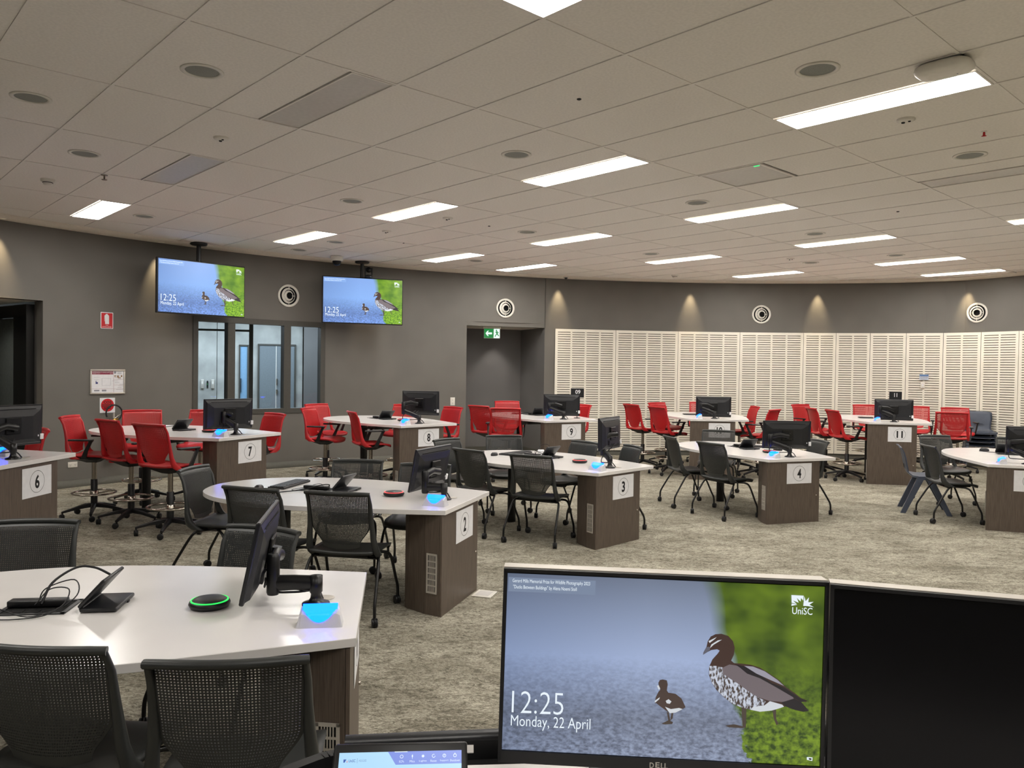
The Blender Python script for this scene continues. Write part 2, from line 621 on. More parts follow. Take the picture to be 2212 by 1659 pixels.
n_t = 0
for i in range(-2, 26):
    for j in range(-7, 9):
        c = g2w(i + 0.5, j + 0.5)
        if not in_view(c):
            continue
        cor = [g2w(i + 0.005, j + 0.003), g2w(i + 0.995, j + 0.003), g2w(i + 0.995, j + 0.997), g2w(i + 0.005, j + 0.997)]
        ins = [inside(p) for p in cor]
        if not any(ins):
            continue
        if (i, j) in half:
            p = g2w(i + 0.25, j + 0.5)
            place('ceiling_tile', half_me, ceiling, TR(p[0], p[1], ZT, YAW))
        elif (i, j) == AIR:
            p = g2w(i + 0.5, j + 0.25)
            place('ceiling_tile', sq_me, ceiling, TR(p[0], p[1], ZT, YAW))
        elif (i, j) == (14, 4):
            p = g2w(i + 0.75, j + 0.5)
            place('ceiling_tile', half_me, ceiling, TR(p[0], p[1], ZT, YAW))
        elif all(ins):
            place('ceiling_tile', tile_me, ceiling, TR(c[0], c[1], ZT, YAW))
        else:
            q = clip(cor[::-1] if False else cor, clip_ring)
            if len(q) < 3:
                q = clip(cor[::-1], clip_ring)
            if len(q) >= 3:
                MB().prism(q, ZT, ZT + 0.012).build('ceiling_tile', MT['tile'], ceiling)
        n_t += 1


def clip_line(f, lo, hi):
    on, best = None, None
    k = lo
    run = []
    while k <= hi + 1e-6:
        if inside(f(k)):
            run.append(k)
        k += 0.05
    return (run[0], run[-1]) if len(run) > 3 else None


for i in range(-10, 26):
    r_ = clip_line(lambda k: g2w(i, k), -14, 9)
    if r_:
        a, b_ = g2w(i, r_[0]), g2w(i, r_[1])
        MB().box((0, 0, 0.009), (math.dist(a, b_), 0.018, 0.018)).build('grid_runner', MT['tee'], ceiling).matrix_local = TR((a[0] + b_[0]) / 2, (a[1] + b_[1]) / 2, CEIL, YAW)
for j in range(-13, 9):
    r_ = clip_line(lambda k: g2w(k, j), -14, 26)
    if r_:
        a, b_ = g2w(r_[0], j), g2w(r_[1], j)
        MB().box((0, 0, 0.009), (0.018, math.dist(a, b_), 0.018)).build('grid_runner', MT['tee'], ceiling).matrix_local = TR((a[0] + b_[0]) / 2, (a[1] + b_[1]) / 2, CEIL + 0.0015, YAW)

# ---- acoustic panels, children of the wall
PANG = [105.16, 99.26, 93.23, 87.36, 81.51, 78.61, 75.65, 72.61, 69.64, 66.82, 64.17, 61.4]
for n_, (t0, t1) in enumerate(zip(PANG, PANG[1:])):
    a, b_ = Vector((*wp(t0, -0.03), 0)), Vector((*wp(t1, -0.03), 0))
    W = (b_ - a).length - 0.008
    cols = 4 if n_ < 4 else 2
    ex = (b_ - a).normalized()
    M_ = Matrix(((ex.x, -ex.y, 0, a.x + ex.x * 0.004), (ex.y, ex.x, 0, a.y + ex.y * 0.004), (0, 0, 1, 0), (0, 0, 0, 1)))
    z0, z1 = 0.10, 2.47
    bd, gap = 0.05, 0.034
    cw = (W - 2 * bd - (cols - 1) * gap) / cols
    mb = MB()
    xs = []
    for c_ in range(cols):
        xs.append((bd + c_ * (cw + gap), bd + c_ * (cw + gap) + cw))
    st = [(0, xs[0][0])] + [(xs[k][1], xs[k + 1][0]) for k in range(cols - 1)] + [(xs[-1][1], W)]
    for s0, s1 in st:
        mb.box(((s0 + s1) / 2, 0.008, (z0 + z1) / 2), (s1 - s0, 0.016, z1 - z0))
    rows = 50
    zb, zt = z0 + 0.07, z1 - 0.07
    pitch = (zt - zb) / rows
    sl = 0.0135
    for s0, s1 in xs:
        mb.box(((s0 + s1) / 2, 0.008, (z0 + zb) / 2), (s1 - s0, 0.016, zb - z0))
        mb.box(((s0 + s1) / 2, 0.008, (z1 + zt) / 2 + sl / 2), (s1 - s0, 0.016, z1 - zt - sl))
        for r_ in range(rows):
            q0, q1 = zb + r_ * pitch + sl, zb + (r_ + 1) * pitch
            mb.add([(s0, 0, q0), (s1, 0, q0), (s1, 0, q1), (s0, 0, q1), (s0, .016, q0), (s1, .016, q0), (s1, .016, q1), (s0, .016, q1)],
                   [(0, 1, 2, 3), (4, 5, 1, 0), (3, 2, 6, 7)])
    p_ = mb.build('acoustic_panel', MT['panel'], wall_front)
    p_.matrix_local = M_
    MB().box((W / 2, 0.024, (z0 + z1) / 2), (W - 0.01, 0.006, z1 - z0 - 0.02)).build('felt_backing', MT['panelback'], p_)

# ---- recess with the exit sign
nl, nr = wp(NICHE[1]), wp(NICHE[0])
dv = (-0.45, 0.98)
bl, br = (nl[0] + dv[0], nl[1] + dv[1]), (nr[0] + dv[0], nr[1] + dv[1])
mb = MB()
for a, b_ in ((nl, bl), (bl, br), (br, nr)):
    mb.add([(*a, 0), (*b_, 0), (*b_, 2.5), (*a, 2.5)], [(0, 1, 2, 3)])
struct(mb.build('wall_recess', MT['wall_dark']))
mb = MB()
mb.poly([(*nl, 2.48), (*nr, 2.48), (*br, 2.48), (*bl, 2.48)])
mb.poly([(*nl, 2.56), (*bl, 2.56), (*br, 2.56), (*nr, 2.56)])
struct(mb.build('trim_3', MT['plaster']))
mb = MB()
for a, b_ in ((nl, bl), (bl, br), (br, nr)):
    d = Vector((b_[0] - a[0], b_[1] - a[1], 0))
    nrm = Vector((d.y, -d.x, 0)).normalized() * 0.012
    mb.add([(a[0] + nrm.x, a[1] + nrm.y, 0), (b_[0] + nrm.x, b_[1] + nrm.y, 0), (b_[0] + nrm.x, b_[1] + nrm.y, .1), (a[0] + nrm.x, a[1] + nrm.y, .1)], [(0, 1, 2, 3)])
struct(mb.build('baseboard_recess', MT['base']))

# ---- passage with a black glazed door at the left edge
p0 = wp(PASS[0])
pd = Vector((-0.79, 0.613, 0)).normalized()
jq = Vector((p0[0], p0[1], 0)) + pd * 0.26
mb = MB()
mb.add([(*p0, 0), (jq.x, jq.y, 0), (jq.x, jq.y, 2.48), (*p0, 2.48)], [(0, 1, 2, 3)])
p9 = Vector((p0[0], p0[1], 0)) + pd * 2.6
pl1 = wp(PASS[1])
q9 = Vector((pl1[0], pl1[1], 0)) + pd * 2.6
mb.add([(p9.x, p9.y, 0), (q9.x, q9.y, 0), (q9.x, q9.y, 2.5), (p9.x, p9.y, 2.5)], [(0, 1, 2, 3)])
mb.add([(q9.x, q9.y, 0), (*pl1, 0), (*pl1, 2.5), (q9.x, q9.y, 2.5)], [(0, 1, 2, 3)])
struct(mb.build('wall_passage', MT['wall_dark']))
mb = MB().poly([(*p0, 2.48), (*pl1, 2.48), (q9.x, q9.y, 2.48), (p9.x, p9.y, 2.48)])
struct(mb.build('trim_4', MT['plaster']))
Md = Matrix(((pd.x, -pd.y, 0, jq.x), (pd.y, pd.x, 0, jq.y), (0, 0, 1, 0), (0, 0, 0, 1)))
d1 = struct(thing('door_1', 'tall black glazed door in the passage at the left', 'door', Md))
del d1['category']
mb = MB()
mb.box((0.04, 0.05, 1.22), (0.08, 0.1, 2.44)).box((0.6, 0.05, 2.36), (1.04, 0.1, 0.16)).box((1.15, 0.05, 1.22), (0.16, 0.1, 2.44))
mb.box((1.7, 0.05, 2.36), (0.94, 0.1, 0.16)).box((0.27, 0.05, 1.14), (0.38, 0.07, 2.28))
mb.build('door_frame', MT['doorblack'], d1)
MB().box((0.77, 0.045, 1.14), (0.6, 0.02, 2.26)).build('glass_pane', MT['doorglass'], d1)
MB().box((1.68, 0.045, 1.14), (0.9, 0.02, 2.26)).build('glass_pane', MT['doorglass'], d1)
MB().box((0.32, 0.01, 1.14), (0.03, 0.02, 2.26)).build('door_seal', MT['alu'], d1)

# ---- window: frame, mullions, panes
w1 = struct(thing('window_1', 'long internal window with three panes in a dark frame', 'window', Matrix.Identity(4)))
del w1['category']
wz0, wz1 = WIN[2], WIN[3]
mul_t = [WIN[1], 134.0, 129.55, WIN[0]]


def wall_bar(mb, t0, t1, z0, z1, d0, d1):
    n = max(1, int(abs(t1 - t0) / 1.5))
    for k in range(n):
        a, b_ = t0 + (t1 - t0) * k / n, t0 + (t1 - t0) * (k + 1) / n
        A, B, A2, B2 = wp(a, d0), wp(b_, d0), wp(a, d1), wp(b_, d1)
        mb.add([(*A, z0), (*B, z0), (*B2, z0), (*A2, z0), (*A, z1), (*B, z1), (*B2, z1), (*A2, z1)],
               [(0, 3, 2, 1), (4, 5, 6, 7), (0, 1, 5, 4), (1, 2, 6, 5), (2, 3, 7, 6), (3, 0, 4, 7)])


for (t0, t1, z0, z1) in ((WIN[1] + .1, WIN[0] - .1, wz1 - .055, wz1 + .03), (WIN[1] + .1, WIN[0] - .1, wz0 - .03, wz0 + .05), (WIN[1] + .1, WIN[1] - .28, wz0, wz1), (WIN[0] + .28, WIN[0] - .1, wz0, wz1)):
    mb = MB()
    wall_bar(mb, t0, t1, z0, z1, -0.015, 0.12)
    mb.build('window_frame', MT['frame'], w1)
for t in mul_t[1:3]:
    mb = MB()
    wall_bar(mb, t + .28, t - .28, wz0, wz1, -0.01, 0.12)
    mb.build('mullion', MT['frame'], w1)
for t0, t1 in zip(mul_t, mul_t[1:]):
    a, b_ = wp(t0 - .25, .06), wp(t1 + .25, .06)
    mb = MB().poly([(*a, wz0 + .04), (*b_, wz0 + .04), (*b_, wz1 - .05), (*a, wz1 - .05)])
    mb.build('glass_pane', MT['glass'], w1)

# ---- corridor behind the window
ca_ = math.radians(107.5)
ct, cn = Vector((math.sin(ca_), -math.cos(ca_), 0)), Vector((math.cos(ca_), math.sin(ca_), 0))


def cor(d):
    p = cn * d
    return Matrix(((ct.x, cn.x, 0, p.x), (ct.y, cn.y, 0, p.y), (0, 0, 1, 0), (0, 0, 0, 1)))


mb = MB()
for x0, x1 in ((-4.5, -0.955), (-0.95, 0.80)):
    mb.box(((x0 + x1) / 2, 0.1, 1.5), (x1 - x0 - 0.006, 0.2, 3.0), cor(17.7))
struct(mb.build('wall_corridor', MT['concrete']))
mb = MB().box((1.3, 0.0, 1.5), (1.0, 0.2, 3.0), cor(17.62)).box((-4.4, -1.5, 1.5), (0.2, 3.4, 3.0), cor(17.6)).box((1.75, -1.3, 1.5), (0.2, 2.6, 3.0), cor(17.6))
struct(mb.build('wall_corridor_side', MT['wall_dark']))
bk = [cor(17.7) @ Vector((x, .15, 0)) for x in (1.6, -4.4)]
mb = MB().prism([wp(t, .17) for t in (120, 124, 128, 132, 136, 140)][::-1] + [(v.x, v.y) for v in bk], 2.9, 2.96)
struct(mb.build('ceiling_corridor', MT['plaster']))
d2 = struct(thing('door_2', 'grey double door across the corridor behind the window', 'door', cor(17.7)))
del d2['category']
MB().box((-0.118, -0.02, 1.06), (0.035, 0.06, 2.12)).box((0.64, -0.02, 1.06), (0.035, 0.06, 2.12)).box((0.26, -0.02, 2.125), (0.79, 0.06, 0.035)).build('door_frame', MT['frame'], d2)
MB().box((0.07, -0.015, 1.05), (0.335, 0.04, 2.1)).build('door_leaf', MT['doorgrey'], d2)
MB().box((0.435, -0.015, 1.05), (0.37, 0.04, 2.1)).build('door_leaf', MT['doorgrey'], d2)
MB().box((0.245, -0.03, 1.05), (0.014, 0.03, 2.1)).build('meeting_strip', MT['offwhite'], d2)
MB().box((0.262, -0.06, 1.33), (0.02, 0.03, 0.14)).box((0.262, -0.06, 1.12), (0.03, 0.03, 0.09)).build('door_handle', MT['chrome'], d2)
MB().box((0.42, -0.037, 1.67), (0.09, 0.004, 0.04)).build('door_plate', MT['paper'], d2)
d3 = struct(thing('door_3', 'narrow blue panel door left of the grey double door', 'door', cor(17.7)))
del d3['category']
MB().box((-0.5, -0.02, 1.05), (0.03, 0.06, 2.1)).box((-0.33, -0.02, 1.05), (0.03, 0.06, 2.1)).box((-0.415, -0.02, 2.1), (0.2, 0.06, 0.03)).build('door_frame', MT['frame'], d3)
MB().box((-0.415, -0.012, 1.04), (0.15, 0.03, 2.08)).build('door_leaf', MT['doorblue'], d3)
MB().box((-0.47, -0.05, 1.25), (0.012, 0.03, 0.3)).build('door_handle', MT['dark'], d3)
# glazed screen inside the corridor
w2 = struct(thing('window_2', 'inner glazed screen seen through the window', 'window', cor(14.75)))
del w2['category']
MB().box((-0.225, 0, 1.3), (0.07, 0.06, 2.6)).build('mullion', MT['frame'], w2)
MB().box((-0.8, 0, 2.29), (1.1, 0.05, 0.035)).build('transom', MT['frame'], w2)
MB().box((0.68, 0.2, 1.3), (0.02, 0.05, 2.6)).build('mullion', MT['frame'], w2)
for k, x in enumerate((-1.235, -1.03)):
    t = thing('card_reader', ('left' if k == 0 else 'right') + ' grey card reader on the concrete wall behind the window', 'card reader', cor(17.7) @ TR(x, -0.02, 1.18))
    MB().rbox((0, 0, 0.095), (0.065, 0.04, 0.19), 0.008).build('reader_body', MT['alu'], t)
    MB().box((0, -0.021, 0.12), (0.03, 0.004, 0.06)).build('reader_face', MT['offwhite'], t)
t = thing('exit_button', 'small black push plate between the two card readers', 'button', cor(17.7) @ TR(-1.135, -0.012, 1.2))
MB().box((0, 0, 0.07), (0.03, 0.024, 0.14)).build('plate', MT['black'], t)
MB().box((0, -0.014, 0.07), (0.014, 0.004, 0.03)).build('button', MT['exitgreen'], t)
ld = bpy.data.lights.new('corridor_daylight', 'AREA')
ld.shape = 'RECTANGLE'
ld.size, ld.size_y = 4.0, 1.2
ld.energy = CORRIDOR_W
ld.color = (0.72, 0.86, 1.0)
lo = bpy.data.objects.new('corridor_daylight', ld)
C.objects.link(lo)
lo.matrix_world = cor(16.3) @ Matrix.Translation((-0.6, 0, 2.88))

# ---- ceiling light panels
frm = MB()
hw, hd = TL_ / 2 - 0.010, TW / 4 - 0.005
for c_, d_ in (((0, hd - .006, 0), (2 * hw, .012, .012)), ((0, -hd + .006, 0), (2 * hw, .012, .012)), ((hw - .006, 0, 0), (.012, 2 * hd, .012)), ((-hw + .006, 0, 0), (.012, 2 * hd, .012))):
    frm.box(c_, d_)
frm_me = frm.mesh('frame', MT['tee'])
dif_on = MB().box((0, 0, .004), (2 * hw - .02, 2 * hd - .02, .004)).mesh('diffuser', MT['lamp'])
dif_off = MB().box((0, 0, .004), (2 * hw - .02, 2 * hd - .02, .004)).mesh('diffuser', MT['diffoff'])
LN = {(3, -2): 'lit ceiling panel cut by the top edge of the picture', (7, -2): 'largest lit ceiling panel, beside the white access point', (7, 0): 'lit ceiling panel in the middle, above and left of the square air diffuser',
      (7, 2): 'lit ceiling panel left of centre, between two round speakers', (3, 4): 'lit ceiling panel at the far left near the wall', (7, 4): 'lit ceiling panel above the dome camera, between the two televisions',
      (11, 4): 'lit ceiling panel right of the right television', (13.5, 4): 'lit ceiling panel nearest the wall above the exit recess', (11, 2): 'lit ceiling panel above the exit recess, second row from the wall',
      (15, 2): 'lit ceiling panel over table ten, third from the far wall', (11, 0): 'lit ceiling panel right of centre, below the square air diffuser', (15, 0): 'lit ceiling panel over table eleven, second closest of its diagonal row',
      (19, 2): 'small lit ceiling panel nearest the slotted panels, left of the two', (19, 0): 'lit ceiling panel on the right, second from the far wall', (22, 0): 'lit ceiling panel nearest the slotted panels on the right',
      (15, -2): 'lit ceiling panel cut off by the right edge of the picture'}
UN = {(3, 0): 'larger unlit grey ceiling panel in the upper left', (3, 2): 'smaller unlit grey ceiling panel above the left television', (11, -2): 'unlit grey ceiling panel at the right edge'}
for ij in LIT + UNLIT + LIT_OUT:
    p = g2w(ij[0] + 0.75, ij[1] + 0.5)
    if not inside(p):
        continue
    on = ij not in UNLIT
    lab = LN.get(ij) or UN.get(ij) or 'lit ceiling panel outside the picture'
    t = thing('ceiling_light', lab, 'ceiling light', TR(p[0], p[1], CEIL + 0.004, YAW), 'ceiling light panels' if ij in LN or ij in UN else 'ceiling light panels outside the picture')
    place('frame', frm_me, t)
    place('diffuser', dif_on if on else dif_off, t)

# ---- round speakers in the ceiling
SPK = [((2.5, .5), 'largest round ceiling speaker, in the upper left'), ((1.5, 1.5), 'round ceiling speaker at the left edge'), ((2.5, 2.5), 'round ceiling speaker left of the smaller unlit grey panel'),
       ((4.5, 4.5), 'round ceiling speaker beside the far left light'), ((8.5, 4.5), 'small round ceiling speaker above the dome camera'), ((6.5, 2.5), 'round ceiling speaker above the left end of the left centre light'),
       ((6.5, .5), 'round ceiling speaker above the left end of the middle light'), ((10.5, 2.5), 'round ceiling speaker above the light over the exit recess'), ((10.5, .5), 'round ceiling speaker left of the square air diffuser'),
       ((6.5, -1.5), 'large round ceiling speaker above the largest light'), ((10.5, -1.5), 'round ceiling speaker near the right edge'), ((14.5, .5), 'round ceiling speaker above the light over table eleven'),
       ((14.5, 2.5), 'small round ceiling speaker above the light over table ten'), ((18.4, .5), 'round ceiling speaker between the two lights at far right'), ((12.5, 4.5), 'tiny round ceiling speaker between two lights above the exit recess'),
       ((8.5, 5.35), 'faint round ceiling disc left of the dome camera'), ((18.3, 1.5), 'faint round ceiling disc above table eleven')]
ring_me = MB().lathe([(0.098, 0), (0.125, 0), (0.125, -0.006), (0.112, -0.009), (0.098, -0.006), (0.098, 0)], 36, cap=False).mesh('trim_ring', MT['offwhite'])
gril_me = MB().lathe([(0.0, -0.003), (0.06, -0.0035), (0.1, -0.001)], 36).mesh('grille', MT['spk'])
for ij, lab in SPK:
    p = g2w(*ij)
    t = thing('ceiling_speaker', lab, 'speaker', TR(p[0], p[1], ZT), 'ceiling speakers')
    place('trim_ring', ring_me, t)
    place('grille', gril_me, t)
# ---- small ceiling devices
for ij, lab in (((2.5, 3.5), 'beige smoke detector above the fire sign'), ((18.2, 3.5), 'beige smoke detector above the slotted panels')):
    p = g2w(*ij)
    t = thing('smoke_detector', lab, 'smoke detector', TR(p[0], p[1], ZT))
    MB().lathe([(0.062, 0), (0.062, -0.02), (0.05, -0.03)], 24).build('base', MT['offwhite'], t)
    MB().lathe([(0.042, -0.03), (0.04, -0.05), (0.022, -0.06), (0, -0.06)], 24).build('head', MT['offwhite'], t)
    MB().lathe([(0.045, -0.031), (0.045, -0.036)], 24).build('vent_ring', MT['dark'], t)
for ij, lab in (((3.5, 1.5), 'round white motion sensor between the two unlit panels'), ((8.5, -1.5), 'round white motion sensor below the largest light'), ((8.5, 2.5), 'round white motion sensor right of the left centre light'), ((8.5, 3.5), 'round white disc sensor above the right television'), ((17.3, 1.5), 'round white motion sensor far right of the ceiling')):
    p = g2w(*ij)
    t = thing('motion_sensor', lab, 'sensor', TR(p[0], p[1], ZT, YAW))
    MB().lathe([(0.06, 0), (0.058, -0.012), (0.04, -0.018), (0, -0.019)], 28).build('body', MT['offwhite'], t)
    MB().lathe([(0.013, -0.017), (0.011, -0.026), (0, -0.028)], 16, TR(-0.018, 0)).build('lens', MT['ink'], t)
    MB().lathe([(0.010, -0.017), (0.008, -0.024), (0, -0.026)], 16, TR(0.024, 0)).build('lens', MT['ink'], t)
for ij, lab in (((3.02, 3.02), 'small grey sprinkler head above the left television'),):
    p = g2w(*ij)
    t = thing('sprinkler', lab, 'sprinkler', TR(p[0], p[1], CEIL))
    MB().lathe([(0.03, 0), (0.03, -0.004), (0.01, -0.006)], 16).build('escutcheon', MT['chrome'], t)
    MB().lathe([(0.008, -0.004), (0.008, -0.04), (0.025, -0.042), (0.025, -0.045)], 16).build('head', MT['chrome'], t)
p = g2w(9.55, -1.72)
t = thing('sprinkler', 'small red sprinkler head near the right edge', 'sprinkler', TR(p[0], p[1], ZT))
MB().lathe([(0.02, 0), (0.02, -0.004), (0.008, -0.006)], 16).build('escutcheon', MT['offwhite'], t)
MB().lathe([(0.007, -0.004), (0.009, -0.03), (0.018, -0.034), (0, -0.036)], 16).build('head', MT['signred'], t)
for ij, lab in (((5.55, -.48), 'black microphone hole in the ceiling at top centre'), ((9.55, 2.53), 'black microphone dot in the ceiling right of the left centre light'), ((9.6, 4.0), 'tiny black microphone dot above the right television'), ((13.4, -.5), 'tiny black microphone dot above the light over table eleven')):
    p = g2w(*ij)
    t = thing('ceiling_microphone', lab, 'microphone', TR(p[0], p[1], ZT))
    MB().lathe([(0.015, 0), (0.015, -0.005), (0.011, -0.007)], 16).build('ring', MT['black'], t)
    MB().lathe([(0.011, -0.004), (0.006, -0.008), (0, -0.009)], 16).build('capsule', MT['ink'], t)
# square air diffuser with a green pilot light
p = g2w(9.5, -0.25)
t = thing('air_diffuser', 'square flush air diffuser with a green pilot light', 'air vent', TR(p[0], p[1], CEIL + 0.002, YAW))
fr = MB()
for c_, d_ in (((0, .3, 0), (.62, .022, .012)), ((0, -.3, 0), (.62, .022, .012)), ((.3, 0, 0), (.022, .58, .012)), ((-.3, 0, 0), (.022, .58, .012))):
    fr.box(c_, d_)
fr.build('frame', MT['tee'], t)
MB().box((0, 0, 0.006), (.58, .58, .006)).build('perforated_plate', MT['diffoff'], t)
MB().rbox((0.25, -0.27, -0.004), (.05, .018, .006), .002).build('pilot_light', emit('pilot_green', (0.02, 0.9, 0.2), 1.5, True), t)
# white wireless access point beside the largest light
p = g2w(7.12, -1.925)
t = thing('access_point', 'white rounded wireless access point beside the largest light', 'access point', TR(p[0], p[1], CEIL, YAW))
mb = MB()
rings = []
for s_, z in ((0.80, -0.005), (0.96, -0.018), (1.0, -0.035), (0.97, -0.05), (0.86, -0.062), (0.6, -0.068)):
    rr = []
    for k in range(32):
        a = 2 * PI * k / 32
        c_, d_ = math.cos(a), math.sin(a)
        rr.append((0.15 * s_ * math.copysign(abs(c_) ** 0.55, c_), 0.105 * s_ * math.copysign(abs(d_) ** 0.55, d_), z))
    rings.append(rr)
mb.loft(rings)
mb.build('shell', MT['offwhite'], t)
MB().box((0.02, 0, -0.0025), (0.2, 0.12, 0.005)).build('bracket', MT['black'], t)
MB().lathe([(0.005, -0.068), (0.004, -0.07), (0, -0.0705)], 12, TR(0.06, 0.03)).build('status_light', MT['printgrey'], t)
# dome camera
t = thing('dome_camera', 'white dome camera between the two televisions', 'camera', TR(-2.84, 12.66, CEIL))
MB().lathe([(0.10, 0), (0.10, -0.055), (0.085, -0.075)], 28).build('housing', MT['offwhite'], t)
MB().lathe([(0.07, -0.075), (0.066, -0.11), (0.045, -0.14), (0, -0.15)], 28).build('dome', MT['screen_off'], t)
t = thing('ceiling_camera', 'tiny dark camera at the ceiling edge above the exit recess', 'camera', TR(1.0, 15.0, CEIL - 0.004))
MB().lathe([(0.05, 0), (0.05, -0.012)], 20).build('base', MT['offwhite'], t)
MB().lathe([(0.03, -0.012), (0.028, -0.03), (0, -0.045)], 20).build('lens', MT['ink'], t)

# ---- wall washing downlights in the ceiling border
DL = [(149.4, 'at the left edge'), (139.5, 'behind the left television'), (122.6, 'behind the right television'), (104.9, 'right of the exit recess'), (92.1, 'above table ten'), (80.3, 'above table eleven'), (67.8, 'at the far right')]
for t_, lab in DL:
    M_ = on_wall(t_, CEIL - 0.004, -0.13)
    t = thing('downlight', 'small recessed wall-washing downlight ' + lab, 'downlight', M_, 'wall washers')
    MB().lathe([(0.03, 0), (0.045, 0), (0.045, -0.004), (0.03, -0.003), (0.03, 0)], 20, cap=False).build('trim_ring', MT['plaster'], t)
    MB().lathe([(0.0, -0.001), (0.03, -0.001)], 20).build('lamp_face', MT['downlamp'], t)
    sd = bpy.data.lights.new('downlight_beam', 'SPOT')
    sd.energy = SPOT_W
    sd.spot_size = math.radians(44)
    sd.spot_blend = 1.0
    sd.shadow_soft_size = 0.02
    sd.color = (1.0, 0.78, 0.48)
    so = bpy.data.objects.new('downlight_beam', sd)
    C.objects.link(so)
    so.parent = t
    so.matrix_local = Matrix.Translation((0, 0, -0.012)) @ Matrix.Rotation(math.radians(9), 4, 'X')
# recess downlight
t = thing('downlight', 'small downlight in the ceiling of the exit recess', 'downlight', TR(-0.28, 15.72, 2.48))
MB().lathe([(0.03, 0), (0.05, 0), (0.05, -0.004), (0.03, -0.003), (0.03, 0)], 20, cap=False).build('trim_ring', MT['plaster'], t)
MB().lathe([(0.0, -0.001), (0.03, -0.001)], 20).build('lamp_face', MT['downlamp'], t)
sd = bpy.data.lights.new('recess_beam', 'SPOT')
sd.energy = 26
sd.spot_size = math.radians(80)
sd.spot_blend = 0.6
sd.shadow_soft_size = 0.03
sd.color = (1.0, 0.93, 0.86)
so = bpy.data.objects.new('recess_beam', sd)
C.objects.link(so)
so.parent = t
so.matrix_local = Matrix.Translation((0, 0, -0.012))

# added out-of-view downlight, put in to brighten the passage and its door glass
pc_ = Vector((p0[0] + pl1[0], p0[1] + pl1[1], 0)) / 2 + pd * 0.9
t = thing('downlight', 'added out-of-view downlight brightening the left passage', 'downlight', TR(pc_.x, pc_.y, 2.48))
MB().lathe([(0.03, 0), (0.05, 0), (0.05, -0.004), (0.03, -0.003), (0.03, 0)], 20, cap=False).build('trim_ring', MT['plaster'], t)
MB().lathe([(0.0, -0.001), (0.03, -0.001)], 20).build('lamp_face', MT['downlamp'], t)
sd = bpy.data.lights.new('passage_fill', 'SPOT')
sd.energy = 22
sd.spot_size = math.radians(130)
sd.spot_blend = 0.8
sd.shadow_soft_size = 0.05
sd.color = (1.0, 0.95, 0.88)
so = bpy.data.objects.new('passage_fill', sd)
C.objects.link(so)
so.parent = t
so.matrix_local = Matrix.Translation((0, 0, -0.012))

# ---- round air vents on the wall
VN = [(129.49, 'round white wall vent between the two televisions'), (109.97, 'round white wall vent above the exit recess'), (85.38, 'round white wall vent above table ten'), (67.12, 'round white wall vent at the far right')]
RX = Matrix.Rotation(PI / 2, 4, 'X')          # lathe axis -> out of the wall (local -Y)
for t_, lab in VN:
    t = thing('wall_vent', lab, 'vent', on_wall(t_, 2.83, 0.0), 'round wall vents')
    MB().lathe([(0.145, 0.0), (0.185, 0.002), (0.185, 0.012), (0.172, 0.022), (0.15, 0.016), (0.145, 0.0)], 40, RX, cap=False).build('outer_ring', MT['offwhite'], t)
    MB().lathe([(0.0, 0.003), (0.148, 0.003)], 32, RX).build('throat', MT['dark'], t)
    Mt = RX @ Matrix.Rotation(0.16, 4, 'Y')
    MB().lathe([(0.128, 0.004), (0.105, 0.028), (0.098, 0.028), (0.12, 0.004), (0.128, 0.004)], 36, Mt, cap=False).build('cone_ring', MT['offwhite'], t)
    MB().lathe([(0.085, 0.010), (0.062, 0.034), (0.055, 0.034), (0.077, 0.010), (0.085, 0.010)], 36, Mt, cap=False).build('cone_ring', MT['offwhite'], t)
    for k in range(4):
        a = k * PI / 2
        r0, r1 = ((0.095, 0.15) if k % 2 else (0.055, 0.1))
        MB().box(((r0 + r1) / 2 * math.cos(a), -0.022, (r0 + r1) / 2 * math.sin(a)), (abs((r1 - r0) * math.cos(a)) + .008, .01, abs((r1 - r0) * math.sin(a)) + .008)).build('spoke', MT['offwhite'], t)

# ================================================================== tables
WORD = {1: 'one', 2: 'two', 3: 'three', 4: 'four', 5: 'five', 6: 'six', 7: 'seven', 8: 'eight', 9: 'nine', 10: 'ten', 11: 'eleven'}
TB = {1: (-.601, 3.199, 98.2, .72), 2: (-.300, 5.683, 72.6, .72), 3: (1.128, 7.604, 46.0, .72), 4: (3.265, 8.770, 19.4, .72), 5: (5.58, 8.33, -19.0, .72),
      6: (-3.595, 5.983, 86.5, .94), 7: (-2.738, 8.276, 64.9, .94), 8: (-1.065, 10.235, 42.8, .94), 9: (.889, 11.506, 28.2, .94), 10: (3.231, 12.18, 0.0, .94), 11: (5.87, 11.86, -9.5, .945)}
ctrl = [(.45, 0), (.56, .45), (.645, .85), (.675, 1.2), (.645, 1.5), (.55, 1.78), (.38, 2.0), (.17, 2.11), (0, 2.14)]
half_o = [(p.x, p.y) for p in spline([(x, y, 0) for x, y in ctrl] + [(-.17, 2.11, 0)], 5)][:41]
TOP = half_o + [(-x, y) for x, y in half_o[-2::-1]]
TH = 0.032


def offs(poly, d):
    cx, cyy = 0.0, 1.0
    return [(x * (1 - d / 0.6), cyy + (y - cyy) * (1 - d / 1.0)) for x, y in poly]


def top_mesh(z):
    mb = MB()
    rings = [[(x, y, z - TH) for x, y in offs(TOP, .0015)], [(x, y, z - TH + .0015) for x, y in TOP], [(x, y, z - .002) for x, y in TOP], [(x, y, z) for x, y in offs(TOP, .002)]]
    n = len(TOP)
    for k in range(3):
        mb.add(rings[k] + rings[k + 1], [(i, (i + 1) % n, (i + 1) % n + n, i + n) for i in range(n)])
    mb.poly(rings[0][::-1])
    mb.poly(rings[-1])
    return mb.mesh('tabletop', MT['white'])




